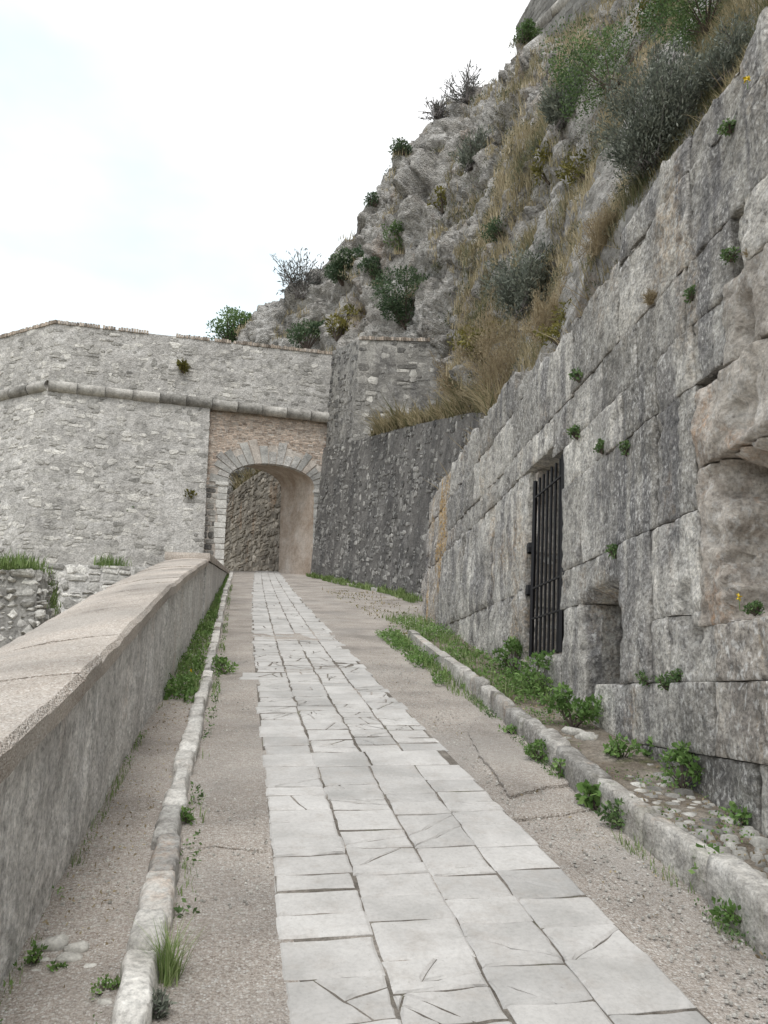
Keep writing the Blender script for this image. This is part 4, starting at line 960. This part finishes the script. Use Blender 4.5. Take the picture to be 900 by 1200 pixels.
def shrub(name, base, w, h, style, label, cat, seed, nrm=None, group=None, n=None, leaf=None):
    rs = np.random.RandomState(seed); base = np.array(base, float)
    lean = V3(0, 0, 0) if nrm is None else np.array([nrm[0], nrm[1], 0])*.25
    S = dict(green=('leaf_green', .55, 30, 110), dark=('leaf_dark', .5, 30, 110), grey=('leaf_grey', .30, 60, 110), twig=('leaf_twig', .22, 30, 28), olive=('leaf_olive', .4, 24, 60),
             weed=('leaf_weed', .6, 12, 26), straw=('straw', .10, 30, 60), cypress=('leaf_dark', .35, 30, 90))[style]
    mat, asp, ncl, per = S
    dist = max(1., float((base-CAM) @ fw)); lf = leaf or np.clip(3.0*dist/F, .02, .20)*(1.0 if asp > .4 else 1.7)
    kd = dict(green=4.2, dark=4.6, grey=4., twig=.5, olive=2.0, weed=2.6, straw=1.2, cypress=3.5)[style]
    per = int(np.clip(kd*w*h/(lf*lf*asp*.5)/ncl, 8, 460))
    t = thing(name, label, cat, base, group)
    k = rs.uniform(-1, 1, (ncl*4, 3)); k = k[(k**2).sum(1) < 1][:ncl]
    k = k*(np.linalg.norm(k, axis=1)**-.4)[:, None]
    k = k/np.maximum(1, np.linalg.norm(k, axis=1))[:, None]
    cz = k[:, 2]*.5+.5
    wid = (.75+.5*np.sin(np.clip(cz, .02, 1)*math.pi)) if style != 'cypress' else 1.1*(1-cz*.8)
    C = np.stack([k[:, 0]*w*.42*wid, k[:, 1]*w*.42*wid, h*(.12+.80*cz)], 1)+lean*h*cz[:, None]*2+base
    if style in ('twig', 'straw', 'grey'):                   # upright wands from the foot
        segs, pts, dirs = [], [], []
        for c in C:
            root = base+V3(*(rs.normal(size=2)*w*.08), 0); tip = c+(c-base)*rs.uniform(.0, .3); tip[2] += h*rs.uniform(-.05, .1)
            segs.append((root, tip)); m = per if style != 'grey' else per
            u = rs.uniform(.25 if style == 'twig' else .3, 1.05, m); 
            pts.append(root+(tip-root)*u[:, None]+rs.normal(size=(m, 3))*w*(.035 if style == 'twig' else .07)); dirs.append(np.repeat(unit(tip-root)[None], m, 0))
            for _ in range(3 if style != 'grey' else 2):
                u0 = rs.uniform(.3, .8); p0 = root+(tip-root)*u0; p1 = p0+unit(tip-root)*h*.25*rs.uniform(.6, 1.2)+rs.normal(size=3)*w*.10; segs.append((p0, p1))
                uu = rs.uniform(.2, 1, m//3); pts.append(p0+(p1-p0)*uu[:, None]+rs.normal(size=(m//3, 3))*w*.03); dirs.append(np.repeat(unit(p1-p0)[None], m//3, 0))
        pts = np.concatenate(pts); dirs = np.concatenate(dirs)
        V, Fc = leaves(pts, lf, asp, rs, .15, dirs)
        stems(segs, max(.004, .0006*dist), max(.002, .0003*dist), 3).build('stem', M['twig_grey'] if style != 'straw' else M['straw'], t)
    else:
        rc = .20*w if style != 'cypress' else .13*w
        o = rs.normal(size=(len(C), per, 3)); o /= np.linalg.norm(o, axis=2)[:, :, None]; o *= rs.uniform(.3, 1., (len(C), per, 1))**.5
        pts = (C[:, None]+o*rc*np.array([1, 1, .8])*rs.uniform(.6, 1.25, (len(C), 1, 1))).reshape(-1, 3)
        pts[:, 2] = np.maximum(pts[:, 2], base[2]+.02*h)
        V, Fc = leaves(pts, lf, asp, rs, .25, o.reshape(-1, 3)*.7)
        stems([(base, c) for c in C], max(.006, .0012*dist), max(.002, .0004*dist), 4).build('stem', M['twig'], t)
    clt = rs.uniform(.15, .85, len(pts)//max(1, len(pts)//ncl)+2)
    tone = np.clip(np.repeat(rs.uniform(-.4, .35, len(pts)//per+2), per)[:len(pts)]+rs.uniform(.2, .75, len(pts)), 0, 1)
    mesh('foliage', V, Fc, M[mat], t, tone=np.repeat(tone, 4))
    return t
def cshrub(px, py, wpx, hpx, style, label, cat='shrub', seed=0, name='shrub', mul=1., **k):
    """a shrub rooted on the cliff where the survey ray to its foot meets it"""
    hh = on_cliff(px, py)
    if hh is None: return
    p, nr, d = hh; dep = float((p-CAM) @ fw)
    return shrub(name, p-nr*.05*wpx*dep/F, 1.4*mul*wpx*dep/F, 1.3*mul*hpx*dep/F, style, label, cat, seed, nr, group='shrubs on the rocky slope', **k)
SH = [(770, 200, 150, 150, 'grey', 'largest grey-green shrub, bushy, hanging over the top of the ashlar wall'),
      (722, 108, 120, 100, 'green', 'broad fresh green shrub on the slope above the largest grey bush'),
      (832, 42, 100, 75, 'green', 'green shrub at the upper right corner of the photo high on the slope'),
      (852, 100, 55, 55, 'grey', 'small grey-green bush just above the wall edge at far right'),
      (625, 368, 92, 90, 'grey', 'grey-green shrub in dry grass at the middle of the wall top'),
      (476, 385, 66, 74, 'dark', 'dense dark green shrub beside the reddish rock above the tower'),
      (356, 350, 48, 52, 'twig', 'hazy grey bare-twigged bush on the low rock skyline'),
      (402, 335, 40, 44, 'dark', 'dark leaning evergreen bush on the skyline above the tower'),
      (360, 412, 32, 36, 'dark', 'small round dark shrub on the rock just above the gate wall'),
      (268, 402, 40, 32, 'green', 'low green bush leftmost on the rim of the gate wall'),
      (548, 122, 34, 38, 'twig', 'wispy twiggy bush on the upper skyline by the cliff shoulder'),
      (582, 78, 22, 22, 'dark', 'small dark shrub on the skyline below the rampart'),
      (663, 148, 48, 58, 'grey', 'grey bush left of the broad fresh green shrub on the slope'),
      (553, 200, 30, 44, 'grey', 'small grey bush in the upper grassy gully of the cliff'),
      (470, 295, 30, 48, 'green', 'green shrub growing in a cleft of the pale rock face'),
      (440, 242, 16, 15, 'dark', 'tiny dark shrub jutting from the steep cliff edge'),
      (395, 400, 24, 44, 'olive', 'yellow-green plant in the rocks left of the tower top'),
      (563, 430, 44, 60, 'olive', 'yellow-flowered bush beside the tower rim'),
      (487, 498, 36, 40, 'weed', 'bright green plant on top of the dark rubble wall'),
      (595, 470, 95, 110, 'straw', 'tall tangle of dry straw-coloured brush above the dark rubble wall'),
      (472, 182, 16, 16, 'dark', 'very small dark bush on the skyline halfway up the cliff'),
      (512, 140, 26, 22, 'twig', 'thin grey twigs on the skyline at the cliff shoulder'),
      (645, 215, 36, 46, 'olive', 'yellowish green bush on the grassy slope left of the largest grey bush'),
      (588, 282, 26, 26, 'dark', 'small dark green bush on the grey rock mid slope'),
      (690, 215, 40, 44, 'olive', 'yellowish bush touching the left side of the largest grey bush'),
      (615, 50, 20, 22, 'green', 'small green bush at the foot of the rampart'),
      (790, 25, 56, 54, 'olive', 'pale yellow-green bush between the two green shrubs at top right'),
      (656, 405, 40, 40, 'olive', 'low yellow-green bush at the wall top beside the grey shrub'),
      (520, 250, 26, 34, 'olive', 'olive coloured bush on the grassy ledge of the far cliff'),
      (545, 468, 60, 60, 'straw', 'rounded tuft of straw-coloured brush hanging over the dark rubble wall'), (640, 400, 50, 60, 'straw', 'dry brush between the grey shrub and the wall top'), (572, 440, 60, 70, 'straw', 'upright dry brush behind the hanging straw tuft'),
      (702, 300, 50, 50, 'straw', 'dry straw tuft under the largest grey-green shrub'),
      (440, 330, 24, 26, 'dark', 'small dark bush in the crack above the gate wall')]
for k, (a, b, w_, h_, st, lab) in enumerate(SH):
    cshrub(a, b, w_, h_, st, lab, seed=100+k, mul=.72 if k == 0 else .85 if k == 4 else 1.)

# dry and green grass
def blades(Pt, h, lean, width, rs, nr=None):
    n = len(Pt); a = rs.uniform(0, 2*math.pi, n); dx = np.stack([np.cos(a), np.sin(a), np.zeros(n)], 1)
    side = np.stack([-np.sin(a), np.cos(a), np.zeros(n)], 1)
    hh = (h*rs.uniform(.4, 1.3, n))[:, None]; wd_ = (width*rs.uniform(.6, 1.3, n))[:, None]; ln = lean*rs.uniform(.2, 1.2, n)[:, None]*hh
    if nr is not None: dx = dx*1.1+nr*.35
    up_ = V3(0, 0, 1)
    V = np.stack([Pt-side*wd_, Pt+side*wd_, Pt+dx*ln*.35+up_*hh*.6+side*wd_*.7, Pt+dx*ln*.35+up_*hh*.6-side*wd_*.7, Pt+dx*ln+up_*hh], 1).reshape(-1, 3)
    i = np.arange(n)*5
    F = [tuple(x) for x in np.stack([i, i+1, i+2, i+3], 1)]+[tuple(x) for x in np.stack([i+3, i+2, i+4], 1)]
    return V, F
rs = np.random.RandomState(5)
tri = cliffF; ctr = Pf[tri].mean(1); e1 = Pf[tri[:, 1]]-Pf[tri[:, 0]]; e2 = Pf[tri[:, 3]]-Pf[tri[:, 0]]
fnm = np.cross(e1, e2); ar = np.linalg.norm(fnm, axis=1); fnm /= ar[:, None]+1e-9; fnm *= np.sign(fnm[:, 2:3])
mask = np.clip(fbm(ctr, .22, 3, 12)*1.8+.35+(fnm[:, 2]-.45)*1.1-np.clip((ctr[:, 1]-30)/25, 0, .8)+np.clip((26-ctr[:, 1])/14, 0, .3)-np.clip((ctr[:, 1]-13)/10, 0, .28), 0, 1)*(fnm[:, 2] > .12)
dv_ = ctr-CAM; dpt = dv_ @ fw; pxx = 450+F*(dv_ @ rt)/dpt; pyy = 600-F*(dv_ @ up)/dpt
vis = (dpt > 1) & (pxx > -120) & (pxx < 1100) & (pyy > -150) & (pyy < 760) & (ctr[:, 1] < 66); dist = np.maximum(4, ctr[:, 1])
wgt = ar*mask**1.5*vis/dist**1.5; wgt = wgt/wgt.sum()
NB = 230000
KT = 22; NB = 165000; NT_ = NB//KT; pk = rs.choice(len(tri), NT_, p=wgt); NB = NT_*KT
Pc = Pf[tri[pk, 0]]+e1[pk]*rs.rand(NT_, 1)+e2[pk]*rs.rand(NT_, 1); pick = np.repeat(pk, KT)
tg = rs.normal(size=(NB, 3)); nn_ = fnm[pick]; tg -= nn_*(tg*nn_).sum(1)[:, None]
Pg = np.repeat(Pc, KT, 0)+tg*(.05+.004*np.repeat(np.maximum(4, Pc[:, 1]), KT))[:, None]
dd = np.maximum(4, Pg[:, 1])
V, Fg = blades(Pg-V3(0, 0, .02), np.clip(.06+.016*dd, .10, .42)*(.6+.8*np.clip(fbm(Pg, .8, 2, 3)+.5, 0, 1)), .55, .0018+.00055*dd, rs, fnm[pick])
tn = np.clip(.62+fbm(Pg, .35, 3, 30)*.9+rs.uniform(-.35, .35, NB), 0, 1)
mesh('slope_grass', V, Fg, M['grass_mix'], tone=np.repeat(tn, 5), kind='stuff')

# low scrub cover between the grass
NS = 1400; pk = rs.choice(len(tri), NS, p=wgt); Ps = Pf[tri[pk, 0]]+e1[pk]*rs.rand(NS, 1)+e2[pk]*rs.rand(NS, 1)
keep = (Ps[:, 1] > 5); Ps = Ps[keep]; r = (.10+.011*Ps[:, 1])*rs.uniform(.5, 1.5, len(Ps)); m = 70
o = rs.normal(size=(len(Ps), m, 3)); o /= np.linalg.norm(o, axis=2)[:, :, None]; o *= rs.uniform(.2, 1, (len(Ps), m, 1))**.5; o[:, :, 2] = np.abs(o[:, :, 2])
Cs = (Ps[:, None]+o*r[:, None, None]).reshape(-1, 3); V, Fg = leaves(Cs, np.repeat(np.clip(.0036*Ps[:, 1], .02, .16), m)[:, None], .42, rs, .4, o.reshape(-1, 3))
tn = np.clip(np.repeat(rs.uniform(.0, .9, len(Ps)), m)+rs.uniform(-.15, .15, len(Cs)), 0, 1)
mesh('scrub', V, Fg, M['scrub'], tone=np.repeat(tn, 4), kind='stuff')
# dry tufts hanging along the wall tops
def edge_tufts(p0, p1, n, h, seed, back=.4, mat='straw', wide=0):
    rs = np.random.RandomState(seed); a = rs.rand(n, 1); c = p0+(p1-p0)*a; c = c+np.stack([rs.uniform(-.05, back, n), rs.normal(size=n)*.05, rs.uniform(-.05, .12, n)], 1)
    k = fbm(c, .9, 3, seed) > -.2; c = c[k]; V, F = blades(c, h*(.5+np.clip(fbm(c, 1.3, 2, seed)+.4, 0, 1.2)), 1.1, .0009*c[:, 1].mean()+.002, rs, np.repeat(np.array([[-.6, -.4, 0]]), len(c), 0))
    mesh('edge_grass', V, F, M[mat], tone=np.repeat(np.clip(rs.uniform(0, 1, len(c)), 0, 1), 5), kind='stuff')
for k in range(2, len(rp)-1):
    edge_tufts(V3(rp[k][0]+.4, rp[k][1], tops[k]), V3(rp[k+1][0]+.4, rp[k+1][1], tops[k+1]), 1500, .55, 60+k, .7, 'grass_mix')
for a, b in zip(q, q[1:]): edge_tufts(a+V3(0, .4, -.1), b+V3(0, .4, -.1), 700, 1.3, 80, 1.2, 'grass_mix')
edge_tufts(wmap([(12, 6.0, -.4)])[0], wmap([(17.6, 6.0, -.4)])[0], 1200, .35, 71); edge_tufts(wmap([(5.9, 5.6, -.4)])[0], wmap([(12, 5.9, -.4)])[0], 1800, .3, 72); edge_tufts(wmap([(3.4, 5.7, -.4)])[0], wmap([(5.9, 5.75, -.4)])[0], 700, .2, 73)
# grass verges
def strip(name, n, fx0, fx1, y0, y1, h, mat, seed, lift=0., wid=.004, pw=1., patchy=0.):
    rs = np.random.RandomState(seed); y = y0+(y1-y0)*rs.rand(n)**pw; a = np.array([fx0(t) for t in y]); b = np.array([fx1(t) for t in y]); x = a+(b-a)*rs.rand(n)
    P = np.stack([x, y, pz(y)+lift], 1)
    if patchy:
        k = fbm(P, 1.6, 3, seed) > patchy-.5; P = P[k]; y = y[k]
    V, F = blades(P, h*(.5+.8*np.clip(fbm(P, 3, 2, seed)+.5, 0, 1)), .8, wid*(.5+y/10), rs)
    mesh(name, V, F, M[mat], tone=np.repeat(np.clip(rs.uniform(.1, .9, len(P)), 0, 1), 5), kind='stuff')
def K(y, c): return float(np.interp(y, [k[0] for k in kl], [k[c] for k in kl]))
KR = lambda y, c: float(np.interp(y, [k[0] for k in kr], [k[c] for k in kr]))
def leafmat(n, fx0, fx1, y0, y1, h, mat, seed, lift=0., lf=.03, pw=1., patchy=None):
    rs = np.random.RandomState(seed); y = y0+(y1-y0)*rs.rand(n)**pw; a = np.array([fx0(t) for t in y]); b = np.array([fx1(t) for t in y]); x = a+(b-a)*rs.rand(n)
    P = np.stack([x, y, pz(y)+lift], 1); k = fbm(P, 2.3, 3, seed)
    hh = h*np.clip(k+.5, .05, 1.3)*rs.rand(n)
    P[:, 2] += hh
    if patchy is not None: P = P[k > patchy]
    V, F = leaves(P, lf*(.7+P[:, 1:2].mean()/20), .55, rs, .35)
    mesh('weed_cover', V, F, M[mat], tone=np.repeat(np.clip(.5+fbm(P, 4, 2, seed)*.6+rs.uniform(-.3, .3, len(P)), 0, 1), 4), kind='stuff')
strip('grass_verge', 3200, lambda y: -.73, lambda y: K(y, 1)-.0, 8.4, 38, .15, 'grass_green', 1, 0, .0035, 1.5, .45)
leafmat(8000, lambda y: -.74, lambda y: K(y, 1), 8.0, 36, .16, 'leaf_weed', 11, 0, .028, 1.5, -.08)
strip('grass_verge', 900, lambda y: K(y, 2)+.01, lambda y: K(y, 2)+.10, 3.4, 30, .08, 'grass_green', 2, 0, .003, 1.5, .55)
leafmat(1500, lambda y: K(y, 2), lambda y: K(y, 2)+.09, 3.6, 24, .08, 'leaf_green', 12, 0, .02, 1.4, .1)
strip('grass_verge', 5000, lambda y: float(np.interp(y, [24, 26, 30, 34, 40], [4.9, 5.0, 4.35, 3.8, 3.3])), lambda y: float(np.interp(y, [20, 24, 28, 32, 36, 40.2], [5.7, 5.7, 5.25, 4.7, 4.1, 3.5])), 22, 40, .2, 'grass_green', 3, .02, .006, 1, .5)
strip('grass_verge', 2200, lambda y: KR(y, 2), lambda y: 2.44+.0885*y, 7.4, 16.5, .17, 'grass_green', 4, .08, .0035, 1., .45)
leafmat(7500, lambda y: KR(y, 2)+.02, lambda y: 2.50+.0885*y, 6.8, 15.5, .2, 'leaf_weed', 14, .08, .03, 1., -.08)
leafmat(2500, lambda y: KR(y, 2)+.02, lambda y: 2.48+.0885*y, 3.2, 7, .10, 'leaf_weed', 15, .09, .022, .8, .12)
leafmat(5500, lambda y: KR(y, 1)-.24-.03*(y-8), lambda y: KR(y, 1), 8.6, 14.2, .16, 'leaf_weed', 16, 0, .028, 1., -.08)
strip('grass_verge', 700, lambda y: KR(y, 1)-.2, lambda y: KR(y, 1), 8.3, 13.8, .14, 'grass_green', 5, 0, .0035)
strip('grass_verge', 900, lambda y: KR(y, 1)-.10, lambda y: KR(y, 1), 2.6, 8.3, .06, 'grass_green', 6, 0, .0025, 1., .5)
leafmat(2600, lambda y: KR(y, 1)-.09, lambda y: KR(y, 1), 2.4, 8.3, .07, 'leaf_green', 17, 0, .018, 1., .05)
strip('grass_verge', 600, lambda y: parX(y)+.0, lambda y: parX(y)+.06, 2.4, 9, .05, 'grass_green', 7, 0, .0025, 1., .6)
leafmat(700, lambda y: parX(y), lambda y: parX(y)+.05, 2.6, 9, .06, 'leaf_weed', 18, 0, .018, 1., .15)
leafmat(700, lambda y: -.72, lambda y: -.4, 2.85, 3.2, .03, 'leaf_green', 19, 0, .012, 1., .0)
leafmat(1500, lambda y: 2.9, lambda y: 4.6, 14, 27, .05, 'leaf_olive', 21, 0, .03, 1., .12)
strip('grass_verge', 900, lambda y: 2.9, lambda y: 5., 14, 28, .09, 'straw', 22, 0, .004, 1., .7)
leafmat(700, lambda y: -.73, lambda y: -.42, 2.4, 8.5, .006, 'straw', 31, .004, .018, 1., None)
leafmat(500, lambda y: 1.75, lambda y: KR(y, 1), 2.6, 12, .006, 'straw', 32, .004, .018, 1., .05)
leafmat(700, lambda y: KR(y, 2)+.02, lambda y: 2.45+.0885*y, 2.6, 9, .01, 'straw', 33, .11, .025, 1., None)
rsx = np.random.RandomState(9)
def tops_grass(c0, c1, n, h, seed, mat='grass_green', spread=.5):
    rs = np.random.RandomState(seed); t = rs.rand(n, 1); P = c0+(c1-c0)*t+rs.normal(size=(n, 3))*np.array([.1, spread, .03])
    V, F = blades(P, np.full(n, h), .6, .012, rs); mesh('ruin_grass', V, F, M[mat], tone=np.repeat(rs.uniform(0, .8, n), 5), kind='stuff')
tops_grass(atY(-20, 667, 19.4), atY(44, 668, 19.4), 900, .3, 1); tops_grass(atY(112, 664, 24.8), atY(146, 665, 24.8), 250, .35, 2, 'grass_green', .2); tops_grass(atY(48, 672, 21), atY(60, 720, 20.5), 400, .3, 3, 'grass_green', .4)

# weeds rooted in joints and along the kerbs
def weed(P, w, h, label, seed, style='weed', leaf=None, group=None, n=26, name='weed'):
    return shrub(name, P, w, h, style, label, 'weed', seed, None, group or ('weeds rooted in the wall joints' if seed >= 300 or seed < 200 else 'weeds along the path'), n, leaf)
def wk(px, py, h): p = gnd(px, py, h); return p
weed(wk(700, 950, 0), .17, .17, 'bright pale green leafy rosette at the foot of the grey kerb', 201, leaf=.07, n=8)
weed(wk(634, 896, 0), .18, .18, 'dark green weed clump against the grey kerb under the wall niche', 202, 'weed', .03, n=60)
weed(wk(657, 915, 0), .17, .16, 'second dark green weed clump beside the kerb, nearer the camera', 203, 'weed', .03, n=60)
weed(wk(732, 972, 0), .22, .15, 'spreading dark weed right of the pale green rosette by the kerb', 204, 'green', .03, n=60)
weed(wk(838, 1045, 0), .14, .18, 'upright grassy green tuft leaning on the right kerb', 205, 'weed', .05, n=40)
weed(wk(875, 1090, 0), .20, .12, 'green weed mat at the right kerb by the photo edge', 206, 'weed', .03, n=50)
weed(wk(672, 855, .1), .42, .36, 'big leafy fresh green weed behind the kerb below the wall niche', 207, leaf=.05, n=40)
weed(wk(630, 815, .1), .55, .45, 'bushy green weed behind the kerb under the iron grate', 208, 'weed', .04, n=110)
weed(wk(603, 790, .1), .5, .42, 'feathery dark weed behind the kerb left of the grate foot', 209, 'weed', .04, n=90)
weed(wk(728, 893, .1), .22, .16, 'small weed on the cobbles behind the kerb below the dark wall block', 210, leaf=.04, n=40)
weed(wk(775, 895, .1), .22, .2, 'leafy weed at the wall foot on the cobbled strip', 211, leaf=.045, n=40)
weed(wk(800, 925, .1), .26, .26, 'tallest weed on the cobbles against the lowest wall block', 212, 'weed', .04, n=80)
weed(wk(870, 965, .1), .14, .11, 'small weed on the cobbles at the far right wall foot', 213, leaf=.035, n=30)
weed(wk(40, 1132, 0), .055, .075, 'bright green leafy plant against the parapet foot at lower left', 214, leaf=.02, n=30)
weed(wk(68, 1140, 0), .05, .03, 'flat little weed among the pebbles at lower left', 215, leaf=.014, n=24)
weed(wk(183, 1195, 0), .07, .07, 'pale grey-green sprig at the end of the white kerb', 216, 'grey', .025, n=30)
weed(wk(125, 1165, 0), .12, .04, 'low weed beside the white kerb stones at lower left', 217, leaf=.014, n=30)
weed(wk(220, 965, 0), .10, .08, 'green weed tufts along the right side of the white kerb', 218, leaf=.025, n=40)
weed(wk(262, 790, 0), .28, .2, 'green weed beside the white kerb near the crossing slab', 219, 'weed', .04, n=70)
weed(wk(600, 862, 0), .22, .08, 'low weed in the worn hollow left of the grey kerb', 220, leaf=.035, n=40)
# long grass tuft by the left kerb
rs = np.random.RandomState(77); n = 150; p0 = gnd(197, 1150)
V, Fg = blades(p0+rs.normal(size=(n, 3))*np.array([.018, .03, 0]), np.full(n, .17), 1.0, .0022, rs)
t = thing('grass_tuft', 'tuft of long arching grass beside the white kerb at lower left', 'grass tuft', p0); mesh('blades', V, Fg, M['grass_green'], t, tone=np.repeat(rs.uniform(.2, 1, n), 5))
# weeds in the wall joints
WJ = [(707, 528, 'small weed in the upper joint left of the streaked wall block'), (680, 445, 'weed tuft in the wall joint up left of the grate'), (722, 650, 'weed hanging from the joint right of the grate'),
      (782, 803, 'round green weed cushion in the long joint above the lowest blocks'), (797, 795, 'second green cushion, right of its twin, in the long joint'), (857, 152, 'green sprig near the wall top at far right'), (858, 302, 'dark green sprig in the wall under the far right top block'),
      (812, 348, 'small green sprig in the joint near the right ledge'), (764, 352, 'wiry dry weed in the widest open joint of the upper wall'), (678, 512, 'moss-like weed on the wall right of the grate top'), (886, 715, 'weed growing in the hollow above the rust-stained block'), (884, 300, 'wiry weed at the right edge below the top block'),
      (760, 798, 'brownish weed left of the green cushions in the long joint'), (735, 530, 'tiny weed in the joint two blocks right of the grate')]
for k, (a, b, lab) in enumerate(WJ):
    p = hit(a, b, w0, wnr)+wnr*.01; d = float((p-CAM) @ fw)
    weed(p-V3(0, 0, .03), 18*d/F, 16*d/F, lab, 300+k, 'straw' if 'wiry' in lab else 'green', leaf=.022*d/5, n=30)
for a, b, lab in ((152, 606, 'weed in the small hole of the bastion face'), (214, 437, 'weed at the crack in the upper bastion wall'), (222, 590, 'faint dry weed on the bastion face left of the gate')):
    p = fhit(a, b)+fn*(.35 if b > 500 else .08); weed(p, .5, .6, lab, a, 'olive' if a > 200 else 'green')
# tiny flowers
def flower(p, r, mat, label, stem=.08):
    t = thing('flower', label, 'flower', p); n = 8; c = np.array(p)+V3(0, 0, stem)
    V, Fc = leaves(np.repeat(c[None], 14, 0), r, .5, np.random.RandomState(int(abs(p[0])*1e3) % 999), .3); mesh('petals', V, Fc, M[mat], t)
    stems([(np.array(p), c)], .002, .002).build('stem', M['leaf_weed'], t)
flower(gnd(223, 795), .025, 'yellow', 'yellow dandelion in the grass patch left of the white kerb')
flower(hit(880, 105, w0, wnr)+wnr*.02, .03, 'yellow', 'yellow flower at the top right of the ashlar wall')
flower(hit(870, 706, w0, wnr)+wnr*.02-V3(0, 0, .05), .022, 'yellow', 'tiny yellow flower in the cut hollow of the ashlar wall')
h_ = on_cliff(588, 462)
if h_: flower(h_[0], .06, 'red', 'single red poppy in the dry grass above the dark rubble wall', .15)

# loose white stones at lower left and by the pit
for k, (a, b, r, lab) in enumerate([(62, 1112, .05, 'angular whitish stone against the parapet foot at lower left'), (88, 1117, .045, 'rounded white stone right of the angular one at lower left'), (80, 1128, .04, 'flat white stone in front of the rounded one at lower left'), (106, 1136, .025, 'small pale pebble between flat stone and kerb'), (44, 1140, .022, 'pale pebble nearest the parapet foot'), (52, 1128, .022, 'small stone beside the bright green plant'),
                                    (125, 1155, .022, 'grey pebble next to the white kerb'), (122, 1178, .026, 'pale stone at the bottom beside the white kerb'), (215, 765, .10, 'pale stone in the grass patch by the parapet'), (226, 772, .08, 'rounded stone beside the dandelion'), (688, 868, .09, 'brownish stone in the soil pit behind the grey kerb'), (672, 862, .08, 'pale stone at the edge of the soil pit')]):
    p = gnd(a, b, .1 if a > 600 else 0); V, Fc = rough_box([p+V3(x*r, y_*r*.8, z*r) for z in (-.3, .75) for x, y_ in ((-1, -1), (1, -1), (1, 1), (-1, 1))], r*.35, k*3.3, 4, r*.5)
    o = mesh('loose_stone', V, Fc, M['cobble'], None, tone=.9, smooth=True); tag(o, lab, 'stone', 'loose stones beside the path')
